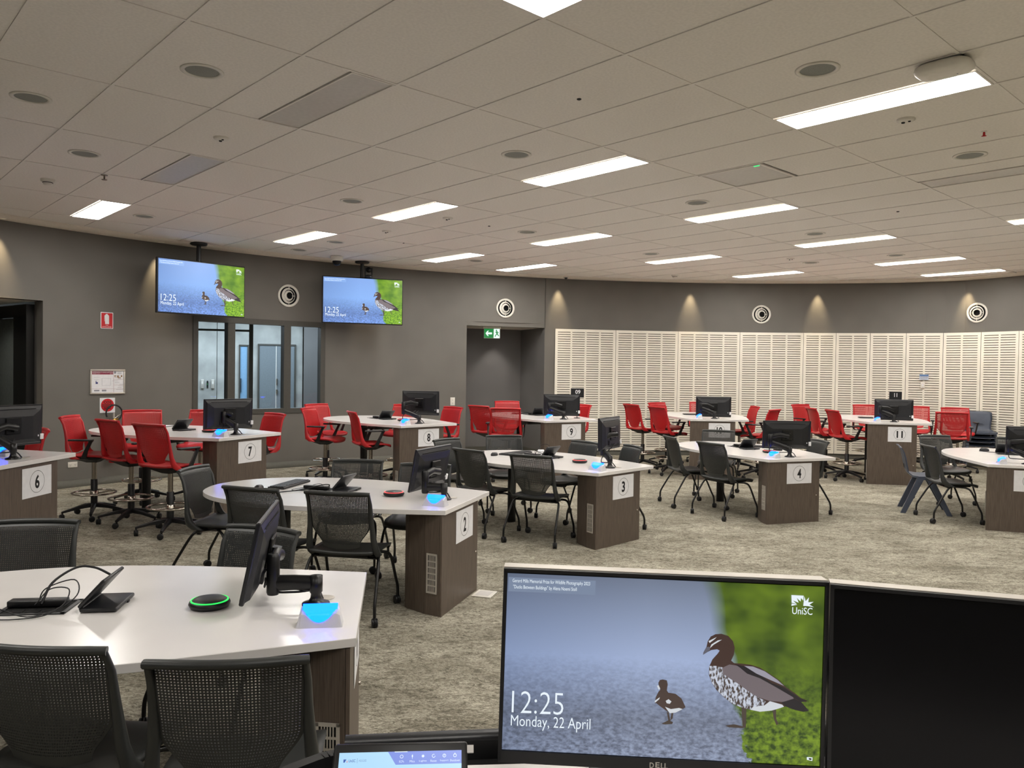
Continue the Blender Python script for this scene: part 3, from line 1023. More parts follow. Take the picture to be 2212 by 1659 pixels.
def cab_meshes(z):
    zt = z - TH - .004
    return {
        'body': MB().prism([(-.447, .034), (.237, .034), (.237, .337), (-.322, .337), (-.341, .305), (-.416, .155)], .0, zt).mesh('cabinet_body', MT['blackmetal']),
        'front': MB().box((-.105, .027, zt / 2), (.70, .014, zt)).mesh('front_panel', MT['wood']),
        'edge': MB().box((.239, .187, zt / 2), (.012, .306, zt)).mesh('side_panel', MT['wood']),
        's1': MB().prism([(-.455, .036), (-.443, .036), (-.413, .155), (-.425, .158)], 0, zt).mesh('side_panel', MT['wood']),
        's2': MB().prism([(-.425, .16), (-.413, .157), (-.338, .308), (-.35, .313)], 0, zt).mesh('side_panel', MT['wood']),
        's3': MB().prism([(-.35, .314), (-.338, .31), (-.322, .338), (-.332, .345)], 0, zt).mesh('side_panel', MT['wood']),
        'rear': MB().box((-.043, .342, zt / 2), (.565, .01, zt)).mesh('rear_panel', MT['wood']),
    }


def grille_mesh():
    mb = MB()
    W, H = .088, .27
    for c_, d_ in (((0, 0, .006), (W, .006, .012)), ((0, 0, H - .006), (W, .006, .012)), ((-W / 2 + .006, 0, H / 2), (.012, .006, H)), ((W / 2 - .006, 0, H / 2), (.012, .006, H))):
        mb.box(c_, d_)
    for k in range(1, 6):
        mb.box((0, 0, .012 + k * (H - .024) / 6), (W - .02, .005, .008))
    for k in range(1, 6):
        mb.box((-W / 2 + .012 + k * (W - .024) / 6, 0, H / 2), (.0045, .004, H - .02))
    return mb.mesh('vent_grille', MT['alu'])


GR = grille_mesh()
GRB = MB().box((0, .004, .135), (.08, .002, .26)).mesh('grille_backing', MT['dark'])
LOCK = MB().lathe([(.009, 0), (.009, .008), (.006, .01), (0, .01)], 14, RX).mesh('lock', MT['chrome'])
_tm, _cm = {}, {}
TWHERE = {1: 'nearest at lower left', 2: 'behind table one', 3: 'in the middle', 4: 'right of centre', 5: 'cut by the right edge', 6: 'cut by the left edge', 7: 'by the fire sign', 8: 'under the window', 9: 'before the exit recess', 10: 'by the slotted panels', 11: 'at right by the slotted panels'}
for k, (x, y, a, z) in TB.items():
    M_ = TR(x, y, 0, math.radians(a))
    t = thing('table', ('low' if z < .8 else 'tall') + f' white oval-ended table {WORD[k]} with woodgrain cabinet, {TWHERE[k]}', 'table', M_, 'numbered group tables')
    key = z
    if key not in _tm:
        _tm[key], _cm[key] = top_mesh(z), cab_meshes(z)
    place('tabletop', _tm[key], t)
    cb = place('cabinet', _cm[key]['body'], t)
    place('front_panel', _cm[key]['front'], cb)
    place('rear_panel', _cm[key]['rear'], cb)
    for s_ in ('edge', 's1', 's2', 's3'):
        place('side_panel', _cm[key][s_], cb)
    gz = .15 if z < .8 else .09
    ga = math.atan2(.155 - .036, -.425 + .455)
    gx, gy = -.440, .095
    nx, ny = -math.sin(ga), math.cos(ga)
    Mg = TR(gx + nx * .006, gy + ny * .006, gz, ga - PI)
    place('vent_grille', GR, cb, Mg)
    place('grille_backing', GRB, cb, Mg)
    place('lock', LOCK, cb, Matrix.Translation((.2, .02, .3)))
    # column leg, foot and beam
    MB().loft([[(-.05 + .055 * math.cos(2 * PI * q / 20), 1.5 + .035 * math.sin(2 * PI * q / 20), zz) for q in range(20)] for zz in (0, z - TH)]).build('column_leg', MT['blackmetal'], t)
    MB().box((-.05, .95, z - TH - .03), (.05, 1.1, .05)).build('beam', MT['blackmetal'], t)
    MB().rbox((.03, 1.2, z - TH - .06), (.3, .2, .09), .01, 2).build('cable_box', MT['black'], t)
    # number sheet taped on the front panel
    s_ = thing('number_sign', f'white paper sheet with circled number {WORD[k]} on table {WORD[k]}', 'sign', M_ @ TR(-.035 if z < .8 else -.0, .0185, .44 if z < .8 else .655), 'number sheets on the tables')
    MB().box((0, -.001, .1125), (.335, .0015, .225)).build('sheet', MT['paper'], s_)
    mb = MB()
    n = 48
    rr = [(.0815, .0845)]
    vs = [(r_ * math.cos(2 * PI * q / n), -.0022, .1125 + r_ * math.sin(2 * PI * q / n)) for r_ in rr[0] for q in range(n)]
    mb.add(vs, [(q, (q + 1) % n, (q + 1) % n + n, q + n) for q in range(n)])
    mb.build('circle', MT['ink'], s_)
    mb = MB()
    wd = .052 if k < 10 else .088
    add_text(mb, str(k), -wd / 2, wd / 2, .06, .165, -.0024, 0, .03)
    mb.build('numeral', MT['ink'], s_)

# ================================================================== things on the tables


def tl(k, x, y, dz=0.0, a=0.0):
    bx, by, ba, bz = TB[k]
    return TR(bx, by, bz + dz, math.radians(ba)) @ TR(x, y, 0, a)


# ---- status light pods
pb = MB()
rings = []
for yy, s_ in ((-.084, .55), (-.080, .86), (-.070, .98), (-.04, 1.0), (.04, 1.0), (.070, .98), (.080, .86), (.084, .55)):
    pr_ = [(-.042, 0), (-.026, .046), (-.02, .05), (.022, .068), (.028, .066), (.036, 0)]
    rings.append([(x * (.8 + .2 * s_), yy * (1 - .12 * (z / .068)), z * s_) for x, z in pr_])
pb.loft(rings, False)
POD = pb.mesh('shell', MT['podwhite'])
lb = MB()
vs, fs = [], []
NN = 16
for q in range(NN + 1):
    yy = -.066 + .132 * q / NN
    ln_ = .028 + .052 * (1 - (yy / .066) ** 2)
    for r_ in range(13):
        d_ = ln_ * r_ / 12
        if d_ < .05:
            x, z = .0225 - .9103 * d_, .0718 - .4139 * d_
        else:
            x, z = -.0242 - .34 * (d_ - .05) - .0025, .0511 - .94 * (d_ - .05)
        vs.append((x, yy * .96, z))
for q in range(NN):
    for r_ in range(12):
        o_ = q * 13 + r_
        fs.append((o_, o_ + 1, o_ + 14, o_ + 13))
lb.add(vs, fs, True)
lb.add([(x, y_, z - .004) for x, y_, z in vs], [f_[::-1] for f_ in fs], True)
LENS = lb.mesh('lens', MT['blueled'])
for k in TB:
    px, py = (-.29, .14) if k not in (6, 9) else ((-.26, .23) if k == 9 else (.13, .42))
    t = thing('status_light', f'white pod with glowing cyan light on table {WORD[k]}', 'status light', tl(k, px, py), 'status lights')
    place('shell', POD, t)
    place('lens', LENS, t)
# ---- conference microphones
for k, (px, py, led) in {1: (-.03, .59, 'greenled'), 2: (-.02, .59, 'redled'), 3: (.06, .64, 'redled'), 4: (.02, .62, 'redled'), 7: (.04, .64, 'redled'), 8: (.07, .70, 'redled')}.items():
    t = thing('table_microphone', f'round black table microphone with {"green" if k == 1 else "red"} light ring on table {WORD[k]}', 'microphone', tl(k, px, py), 'table microphones')
    MB().lathe([(.06, 0), (.074, .006), (.079, .016), (.075, .025), (.066, .029)], 40).build('body', MT['black'], t)
    MB().lathe([(.067, .0285), (.0715, .0275), (.0705, .0305), (.066, .031), (.067, .0285)], 40, cap=False).build('light_ring', MT[led], t)
    MB().lathe([(.066, .029), (.06, .034), (.03, .037), (0, .0375)], 40).build('cover', MT['black'], t)
# ---- folding touch panels
RYB = Matrix.Rotation
for k, (px, py) in {1: (.035, .99), 2: (.05, 1.02), 3: (.16, 1.1), 4: (.05, 1.04), 5: (.03, 1.32), 7: (.05, 1.03), 8: (.07, 1.08), 9: (.1, 1.12), 10: (-.2, 1.2), 11: (-.2, 1.12)}.items():
    flat = k in (10, 11)
    t = thing('touch_panel', f'black {"flat" if flat else "folding"} touch panel {"lying" if flat else "standing"} on table {WORD[k]}', 'touch panel', tl(k, px, py), 'touch panels on the tables')
    MB().rbox((0, 0, .011), (.215, .135, .016), .006).build('base', MT['satin'], t)
    if not flat:
        Mh = Matrix.Translation((0, .063, .017)) @ Matrix.Rotation(math.radians(-48), 4, 'X')
        MB().rbox((0, -.068, .008), (.215, .14, .014), .005, 2, Mh).build('lid', MT['satin'], t)
        MB().box((0, -.068, .0155), (.195, .12, .001), Mh).build('screen', MT['screen_off'], t)
        MB().lathe([(.009, -.095), (.009, .095)], 14, Matrix.Translation((0, .063, .014)) @ Matrix.Rotation(PI / 2, 4, 'Y')).build('hinge', MT['black'], t)
        MB().box((.03, -.066, .005), (.02, .008, .008)).build('foot', MT['black'], t)
    else:
        MB().box((0, 0, .0195), (.195, .115, .001)).build('screen', MT['screen_off'], t)
# ---- cable hatches in the tabletop
for k, (px, py) in {1: (.02, 1.235), 2: (.01, 1.26), 3: (.12, 1.36), 4: (.1, 1.32), 8: (.1, 1.38), 9: (.08, 1.33)}.items():
    t = thing('cable_hatch', f'black power and cable hatch set into table {WORD[k]}', 'cable hatch', tl(k, px, py), 'cable hatches')
    mb = MB()
    for c_, d_ in (((0, .118, .002), (.19, .016, .005)), ((0, -.118, .002), (.19, .016, .005)), ((.087, 0, .002), (.016, .252, .005)), ((-.087, 0, .002), (.016, .252, .005))):
        mb.box(c_, d_)
    mb.build('rim', MT['satin'], t)
    MB().box((0, 0, .0008), (.16, .22, .0012)).build('well', MT['dark'], t)
    MB().rbox((.015, .01, .018), (.05, .21, .024), .004).build('flap', MT['black'], t)
    mb = MB()
    for q in range(3):
        mb.box((-.05, -.06 + q * .06, .002), (.035, .045, .003))
    mb.build('sockets', MT['black'], t)


def cable(k, pts, r=.003, label='', parent=None):
    o = MB().tube(spline(pts, 6), r, 6).build('cable', MT['cable'], parent)
    o.matrix_world = tl(k, 0, 0)
    if label:
        tag(o, label, 'cable')
    return o


cable(1, [(.0, 1.22, .02), (.05, 1.2, .09), (.12, 1.14, .13), (.14, 1.08, .125), (.12, 1.02, .105), (.11, .994, .09)], .005, 'thick black cable arching from hatch to touch panel on table one')
cable(1, [(.02, 1.24, .02), (.04, 1.22, .07), (.05, 1.12, .1), (-.03, 1.08, .06), (-.1, 1.15, .012), (-.14, 1.25, .006), (-.13, 1.4, .006), (-.16, 1.6, .006)], .0025, 'thin black cable looping over the hatch of table one')
cable(1, [(-.01, 1.24, .02), (.03, 1.2, .07), (.0, 1.12, .075), (-.08, 1.12, .03), (-.12, 1.22, .008), (-.03, 1.38, .02), (.0, 1.5, .006)], .0025, 'second thin black cable trailing left from the hatch of table one')
cable(2, [(.03, 1.2, .012), (.03, 1.16, .04), (-.02, 1.2, .045), (-.1, 1.32, .012), (-.2, 1.42, .006), (-.3, 1.45, .006)], .004, 'black cable looping out of the hatch of table two')
cable(2, [(.08, 1.24, .012), (.12, 1.3, .03), (.05, 1.4, .006), (-.08, 1.42, .006), (-.12, 1.38, .006)], .0022, 'thin mouse cable beside the keyboard on table two')
cable(3, [(.06, 1.28, .012), (.16, 1.26, .13), (.2, 1.18, .12), (.12, 1.12, .02)], .003, 'black cable arching above the hatch of table three')
cable(3, [(.1, 1.28, .012), (.05, 1.25, .07), (.08, 1.15, .04)], .003, 'short black cable running to the touch panel on table three')
cable(4, [(.0, 1.35, .006), (.1, 1.42, .02), (.2, 1.3, .04), (.12, 1.15, .02)], .003, 'black cable curling across table four')
cable(5, [(-.15, 1.72, .006), (-.2, 1.6, .006), (-.12, 1.5, .006), (.0, 1.45, .006), (.1, 1.35, .01), (.2, 1.2, .01)], .004, 'black cable lying across table five')
cable(8, [(.1, 1.4, .02), (.22, 1.3, .02), (.12, 1.18, .02), (.08, 1.14, .02)], .0025, 'thin cable loop beside the touch panel on table eight')
cable(9, [(.08, 1.3, .02), (.2, 1.24, .06), (.16, 1.15, .02)], .0025, 'thin cable loop beside the touch panel on table nine')
# ---- keyboards and mice
kb = MB().rbox((0, 0, .009), (.44, .14, .016), .004)
KB = kb.mesh('case', MT['black'])
km = MB()
for r_ in range(5):
    for c_ in range(17):
        km.box((-.2 + c_ * .025, -.05 + r_ * .024, .0195), (.02, .019, .005))
KEYS = km.mesh('keys', MT['satin'])
MOUSE = MB()
rings = []
for s_, z in ((.92, .0), (1.0, .008), (.98, .018), (.85, .028), (.6, .035), (.25, .038)):
    rings.append([(.031 * s_ * math.cos(2 * PI * q / 20), .055 * s_ * math.sin(2 * PI * q / 20), z) for q in range(20)])
MOUSE.loft(rings)
MOUSE = MOUSE.mesh('shell', MT['satin'])
WHEEL = MB().lathe([(.006, -.003), (.008, 0), (.006, .003)], 12, Matrix.Translation((0, .03, .032)) @ Matrix.Rotation(PI / 2, 4, 'Y')).mesh('wheel', MT['ink'])
for k, px, py, a in ((2, .13, 1.58, 5), (3, .15, 1.64, 6), (1, .1, 1.6, -3), (9, .1, 1.62, 10), (4, .4, 1.12, -65)):
    t = thing('keyboard', f'slim black keyboard on table {WORD[k]}', 'keyboard', tl(k, px, py, 0, math.radians(a)), 'keyboards')
    place('case', KB, t)
    place('keys', KEYS, t, None, 'stuff')
for k, px, py, a in ((2, -.15, 1.67, 100), (3, -.17, 1.66, 100), (4, .3, .82, 40), (5, -.13, 1.68, 70)):
    t = thing('mouse', f'black computer mouse on table {WORD[k]}', 'mouse', tl(k, px, py, 0, math.radians(a)), 'computer mice')
    place('shell', MOUSE, t)
    place('wheel', WHEEL, t)
# papers and a black case on the tables
t = thing('paper_sheet', 'loose white paper on table seven behind the stools', 'paper', tl(7, .3, 1.75, .0, .3))
MB().box((0, 0, .0075), (.21, .297, .002)).build('sheet', MT['paper'], t)
MB().rbox((0, 0, .0035), (.24, .32, .006), .002, 1).build('folder', MT['black'], t)
t = thing('device_box', 'flat black box at the left end of table eight', 'box', tl(8, .32, 1.55, .0, .9))
MB().rbox((0, 0, .02), (.2, .12, .04), .006).build('case', MT['black'], t)
MB().box((0, -.061, .02), (.15, .002, .012)).build('port_strip', MT['dark'], t)
t = thing('adapter_box', 'small white adapter box beside the hatch on table three', 'box', tl(3, .33, 1.42, .0, .7))
MB().rbox((0, 0, .025), (.1, .07, .05), .006).build('case', MT['paper'], t)
MB().box((0, -.036, .025), (.06, .002, .02)).build('label_strip', MT['printgrey'], t)

# ---- monitors on arms
SHELL = MB()
SHELL.rbox((0, -.011, 0), (.545, .018, .322), .004, 1)
SHELL.loft([[(-.26, -.002, -.15), (.26, -.002, -.15), (.26, -.002, .15), (-.26, -.002, .15)], [(-.24, .014, -.14), (.24, .014, -.14), (.24, .012, .12), (-.24, .012, .12)], [(-.17, .026, -.11), (.17, .026, -.11), (.17, .022, .07), (-.17, .022, .07)]], False)
SHELL = SHELL.mesh('shell', MT['satin'])
SCR = MB().box((0, -.0205, .004), (.53, .001, .298)).mesh('screen', MT['screen_off'])
GROOVE = MB().box((0, .0125, .128), (.4, .003, .004)).mesh('vent_slot', MT['dark'])
VESA = MB().rbox((0, .03, 0), (.125, .012, .125), .004, 1).box((0, .05, -.01), (.05, .04, .06)).mesh('mount_plate', MT['blackmetal'])
TAG = MB().rbox((-.262, .008, -.1), (.03, .014, .045), .004, 2).box((-.215, .016, -.09), (.03, .002, .014)).mesh('asset_tag', MT['paper'])
PORTS = MB().box((.03, .03, -.09), (.16, .012, .045)).mesh('port_bay', MT['black'])
MON = {1: (99.4, .089, .406, .918, 11.5, (-.02, .35)), 2: (67, .167, .368, .919, 11, (-.06, .32)), 3: (61, .075, .268, 1.048, -1, (-.09, .235)), 4: (-2, -.02, .26, .965, 4, (-.26, .24)), 5: (-22, .05, .28, .96, 4, (-.2, .25)),
       6: (70, .1, .3, 1.18, 3, (-.1, .28)), 7: (46, -.02, .3, 1.155, 2, (-.1, .29)), 8: (-20, .08, .32, 1.205, 1, (-.18, .34)), 9: (-4, .02, .33, 1.145, 0, (-.23, .28)), 10: (-15, -.02, .33, 1.12, 0, (-.25, .2)), 11: (-24, -.0, .33, 1.125, 0, (-.24, .17))}
for k, (la, mx, my, mz, tilt, elb) in MON.items():
    bx, by, ba, bz = TB[k]
    base = tl(k, -.04, .18)
    t = thing('monitor', f'black monitor on a swing arm on table {WORD[k]}, back to the room', 'monitor', base, 'table monitors on arms')
    inv = base.inverted()
    # monitor frame: X along the screen, Y towards the rear (arm side, towards the cabinet), Z up
    ctr = tl(k, mx, my)
    pos = Vector((ctr.translation.x, ctr.translation.y, mz))
    la_ = math.radians(la)
    Mm = Matrix.Translation(pos) @ Matrix.Rotation(la_ + PI, 4, 'Z') @ Matrix.Rotation(math.radians(-tilt), 4, 'X')
    Mm = inv @ Mm
    sh = place('shell', SHELL, t, Mm)
    place('screen', SCR, sh)
    place('vent_slot', GROOVE, sh)
    place('asset_tag', TAG, sh)
    place('port_bay', PORTS, sh)
    place('mount_plate', VESA, t, Mm)
    head = Mm @ Vector((0, .075, -.01))
    e0 = inv @ tl(k, elb[0], elb[1]).translation
    hgt = .055
    low = k in (1, 2)
    MB().lathe([(.055, 0), (.055, .008), (.03, .016), (.022, .03), (.02, hgt - .01), (.026, hgt), (.026, hgt + .062), (.0, hgt + .066)], 20).build('post', MT['blackmetal'], t)
    zl = hgt + .03
    z2 = zl if low else zl + .08
    ez = min(max(head.z, z2 + .05), z2 + .11)
    MB().tube([(0, 0, zl), (e0.x * .5, e0.y * .5, (zl + z2) / 2 + .004), (e0.x, e0.y, z2)], [.033, .031, .033], 10, flat=.62).build('lower_arm', MT['blackmetal'], t)
    MB().lathe([(.022, z2 - .045), (.026, z2 - .035), (.026, ez + .02), (.02, ez + .03)], 16, Matrix.Translation((e0.x, e0.y, 0))).build('elbow', MT['blackmetal'], t)
    MB().tube([(e0.x, e0.y, ez), ((e0.x + head.x) / 2, (e0.y + head.y) / 2, (ez + head.z) / 2 + .02), (head.x, head.y, head.z)], [.03, .026, .024], 10, flat=.7).build('upper_arm', MT['blackmetal'], t)
    pm = Mm @ Vector((.0, .045, -.1))
    cb_ = MB().tube(spline([pm, ((pm.x + e0.x) / 2 + .03, (pm.y + e0.y) / 2, pm.z - .05), (e0.x + .02, e0.y, zl + .04), (e0.x + .01, e0.y + .02, zl - .03), (e0.x * .5, e0.y * .5, zl - .035), (.03, .0, .05), (.07, -.02, .004)], 5), .005, 6)
    pm2 = Mm @ Vector((.05, .04, -.1))
    cb_.tube(spline([pm2, ((pm2.x + e0.x) / 2, (pm2.y + e0.y) / 2 + .02, pm2.z - .03), (e0.x - .02, e0.y + .01, ez - .05), (e0.x, e0.y - .02, zl + .02)], 5), .004, 6)
    cb_.build('cables', MT['cable'], t)
    MB().lathe([(.03, 0), (.036, .002), (.036, .003), (.03, .004), (0, .004)], 24, TR(.09, -.03)).build('cable_grommet', MT['alu'], t)

# ---- black table flags behind the monitors of tables nine and eleven
for k, txt, M_ in ((9, '09', TR(1.0, 12.0, .94)), (11, '11', TR(6.13, 12.56, .945))):
    t = thing('table_flag', f'black stand sign reading {txt} above the monitor of table {WORD[k]}', 'sign', M_, 'table number flags')
    MB().lathe([(.05, 0), (.05, .008), (.01, .012)], 20).build('foot', MT['blackmetal'], t)
    MB().lathe([(.006, .008), (.006, .33)], 10).build('stem', MT['blackmetal'], t)
    zb = .315
    MB().box((0, 0, zb + .07), (.2, .006, .14)).build('board', MT['ink'], t)
    mb = MB()
    add_text(mb, txt, -.032 if k == 9 else -.024, .046 if k == 9 else .024, zb + .055, zb + .117, -.0045, 0, .02)
    mb.build('lettering', MT['paper'], t)

# ================================================================== chairs
def chair_back(zs, col):
    """perforated back, uprights and top rail; zs = seat height"""
    z0, z1 = zs + .035, zs + .40

    def wv(v):
        if v < .4:
            u = v / .4
            u = u * u * (3 - 2 * u)
            return .125 + (.203 - .125) * u
        return .203 + .010 * (v - .4) / .6

    def sf(u, v):
        x = u * wv(v)
        y = -.185 - .085 * v + .035 * (x / .22) ** 2 - .022 * max(0, (v - .9) / .1) ** 2
        return Vector((x, y, z0 + (z1 - z0) * v - .02 * (1 - u * u) * (1 - v) ** 3))
    NU, NV = 42, 40
    P = [[sf(-1 + 2 * i / NU, j / NV) for i in range(NU + 1)] for j in range(NV + 1)]
    vs, fs = [], []
    th = Vector((0, .0022, 0))

    def q(a):
        vs.append(a)
        return len(vs) - 1
    F0 = [[q(P[j][i] - th) for i in range(NU + 1)] for j in range(NV + 1)]
    B0 = [[q(P[j][i] + th) for i in range(NU + 1)] for j in range(NV + 1)]
    for j in range(NV):
        for i in range(NU):
            a, b_, c, d = (j, i), (j, i + 1), (j + 1, i + 1), (j + 1, i)
            hole = 1 <= i < NU - 1 and 3 <= j < NV - 2
            f = [F0[y][x] for y, x in (a, b_, c, d)]
            g = [B0[y][x] for y, x in (a, b_, c, d)]
            if not hole:
                fs.append(tuple(f))
                fs.append(tuple(g[::-1]))
                continue
            ctr = (P[j][i] + P[j][i + 1] + P[j + 1][i + 1] + P[j + 1][i]) / 4
            k = .48
            fi = [q(ctr + (P[y][x] - ctr) * k - th) for y, x in (a, b_, c, d)]
            gi = [q(ctr + (P[y][x] - ctr) * k + th) for y, x in (a, b_, c, d)]
            for m in range(4):
                n = (m + 1) % 4
                fs.append((f[m], f[n], fi[n], fi[m]))
                fs.append((g[n], g[m], gi[m], gi[n]))
                fs.append((fi[m], fi[n], gi[n], gi[m]))
    ed = [(0, i) for i in range(NU)] + [(NV, i) for i in range(NU)]
    for j, i in ed:
        fs.append((F0[j][i], F0[j][i + 1], B0[j][i + 1], B0[j][i]))
    for j in range(NV):
        for i in (0, NU):
            fs.append((F0[j][i], F0[j + 1][i], B0[j + 1][i], B0[j][i]))
    back = MB().add(vs, fs).mesh('backrest', col)
    rail = []
    for i in range(13):
        u = -1.04 + 2.08 * i / 12
        x = u * wv(1)
        rail.append((x, -.292 + .035 * (x / .22) ** 2, z1 + .004 - .004 * abs(u) ** 4))
    topr = MB().tube(rail, .0135, 10, flat=1.25).mesh('top_rail', col)
    ups = []
    for s in (-1, 1):
        rings = []
        for zz, y, x, wx, wy in ((.398, -.258, .213, .010, .012), (.33, -.222, .214, .012, .013), (.25, -.204, .214, .014, .014), (.17, -.190, .216, .018, .016), (.09, -.180, .223, .021, .022), (.03, -.162, .230, .021, .032), (-.01, -.13, .233, .018, .045), (-.035, -.09, .231, .014, .05)):
            rings.append([(s * x + wx * math.cos(2 * PI * k / 10), y + wy * math.sin(2 * PI * k / 10), zs + zz) for k in range(10)])
        ups.append(MB().loft(rings).mesh('upright', col))
    return back, topr, ups


def seat_mesh(zs, col):
    mb = MB()
    n, m = 14, 14
    top, bot = [], []
    for j in range(m + 1):
        y = -.2 + .44 * j / m
        yy = (y - .02) / .22
        for i in range(n + 1):
            u = -1 + 2 * i / n
            hw = .232 * (1 - .12 * max(0, yy) ** 4 - .06 * max(0, -yy) ** 3)
            x = u * hw
            z = zs + .012 * (x / .23) ** 2 - .032 * max(0, (y - .1) / .14) ** 2 - .004 + .006 * max(0, (-y - .1) / .1)
            yb = y - (.03 * abs(u) ** 4 if j == m else 0)
            top.append((x, yb, z))
            bot.append((x * .97, yb * .985, z - .022))
    k = len(top)
    fs = []
    for j in range(m):
        for i in range(n):
            a = j * (n + 1) + i
            fs.append((a, a + 1, a + n + 2, a + n + 1))
            fs.append((k + a + n + 1, k + a + n + 2, k + a + 1, k + a))
    for i in range(n):
        fs.append((i + 1, i, k + i, k + i + 1))
        a = m * (n + 1) + i
        fs.append((a, a + 1, k + a + 1, k + a))
    for j in range(m):
        a, b_ = j * (n + 1), (j + 1) * (n + 1)
        fs.append((a, b_, k + b_, k + a))
        a, b_ = a + n, b_ + n
        fs.append((b_, a, k + a, k + b_))
    mb.add(top + bot, fs, True)
    return mb.mesh('seat', col)


def castor_mesh():
    mb = MB()
    RYm = Matrix.Rotation(PI / 2, 4, 'Y')
    for s in (-1, 1):
        mb.lathe([(.0, -.008), (.022, -.008), (.029, -.005), (.029, .005), (.022, .008), (0, .008)], 18, Matrix.Translation((s * .012, -.012, .029)) @ RYm)
    mb.lathe([(.012, -.004), (.03, -.004), (.03, .004), (.012, .004)], 14, Matrix.Translation((0, -.012, .031)) @ RYm)
    mb.lathe([(.008, .04), (.008, .075)], 10)
    return mb.mesh('castor', MT['black'])


CASTOR = castor_mesh()
# --- charcoal nesting chair
gb, gt, gu = chair_back(.45, MT['grey'])
grey0 = thing('nesting_chair', 'x', 'chair')
place('seat', seat_mesh(.45, MT['grey']), grey0)
MB().rbox((0, 0, .418), (.34, .3, .018), .006, 1).build('seat_pan', MT['seatpan'], grey0)
place('backrest', gb, grey0)
place('top_rail', gt, grey0)
for u in gu:
    place('upright', u, grey0)
for s in (-1, 1):
    for f_, pts in ((1, [(s * .10, .0, .40), (s * .17, .04, .405), (s * .215, .09, .40), (s * .24, .13, .36), (s * .252, .2, .2), (s * .256, .232, .13), (s * .257, .238, .06)]),
                    (-1, [(s * .10, -.02, .40), (s * .18, -.06, .405), (s * .225, -.10, .40), (s * .245, -.14, .36), (s * .262, -.235, .2), (s * .268, -.27, .13), (s * .27, -.275, .06)])):
        lg = MB().tube(spline(pts, 4), .0105, 8).build('leg', MT['blackmetal'], grey0)
        place('castor', CASTOR, lg, TR(pts[-1][0], pts[-1][1], 0, random.uniform(0, 6)))
MB().tube([(-.225, -.1, .40), (.225, -.1, .40)], .009, 8).build('cross_bar', MT['blackmetal'], grey0)
# --- red drafting stool
rb, rt, ru = chair_back(.69, MT['red'])
red0 = thing('drafting_stool', 'x', 'stool')
place('seat', seat_mesh(.69, MT['red']), red0)
place('backrest', rb, red0)
place('top_rail', rt, red0)
for u in ru:
    place('upright', u, red0)
MB().loft([[(-.17, -.16, .668), (.17, -.16, .668), (.17, .15, .66), (-.17, .15, .66)], [(-.16, -.13, .645), (.16, -.13, .645), (.15, .1, .64), (-.15, .1, .64)], [(-.05, -.06, .60), (.05, -.06, .60), (.05, .05, .60), (-.05, .05, .60)]], False).build('seat_mechanism', MT['seatpan'], red0)
MB().lathe([(.025, .4), (.025, .6)], 16).build('gas_column', MT['chrome'], red0)
MB().lathe([(.034, .12), (.034, .41), (.03, .415)], 16).build('column_sleeve', MT['black'], red0)
ringp = [(.215 * math.cos(2 * PI * k / 40), .215 * math.sin(2 * PI * k / 40), .267) for k in range(40)]
fr = MB().tube(ringp, .011, 8, True).build('foot_ring', MT['chrome'], red0)
sp = MB()
for k in range(3):
    a = k * 2 * PI / 3 + .4
    sp.tube([(.03 * math.cos(a), .03 * math.sin(a), .255), (.215 * math.cos(a), .215 * math.sin(a), .262)], .009, 6)
sp.lathe([(.042, .23), (.042, .285), (.034, .29)], 16)
sp.build('ring_hub', MT['chrome'], fr)
for k in range(5):
    a = k * 2 * PI / 5 + .3
    c_, d_ = math.cos(a), math.sin(a)
    rg = []
    for r_, z, hw, hh in ((.02, .135, .026, .022), (.15, .118, .020, .017), (.29, .085, .014, .012), (.315, .078, .012, .01)):
        rg.append([(r_ * c_ - e * hw * d_, r_ * d_ + e * hw * c_, z + g * hh) for e, g in ((-1, -1), (1, -1), (1, .6), (.5, 1), (-.5, 1), (-1, .6))])
    lg = MB().loft(rg, False).build('base_leg', MT['black'], red0)
    place('castor', CASTOR, lg, TR(.305 * c_, .305 * d_, 0, a + random.uniform(0, 6)))
for s in (-1, 1):
    rg = []
    for x, y, z, wx, wy in ((.215, -.01, .65, .03, .03), (.262, .0, .66, .010, .026), (.275, .03, .74, .009, .02), (.278, .075, .835, .009, .017), (.278, .085, .852, .012, .02)):
        rg.append([(s * x + wx * e, y + wy * g, z) for e, g in ((-1, -1), (1, -1), (1, 1), (-1, 1))])
    ar = MB().loft(rg, False).build('armrest', MT['black'], red0)
    MB().rbox((s * .275, -.02, .862), (.055, .25, .02), .008).build('arm_pad', MT['black'], ar)

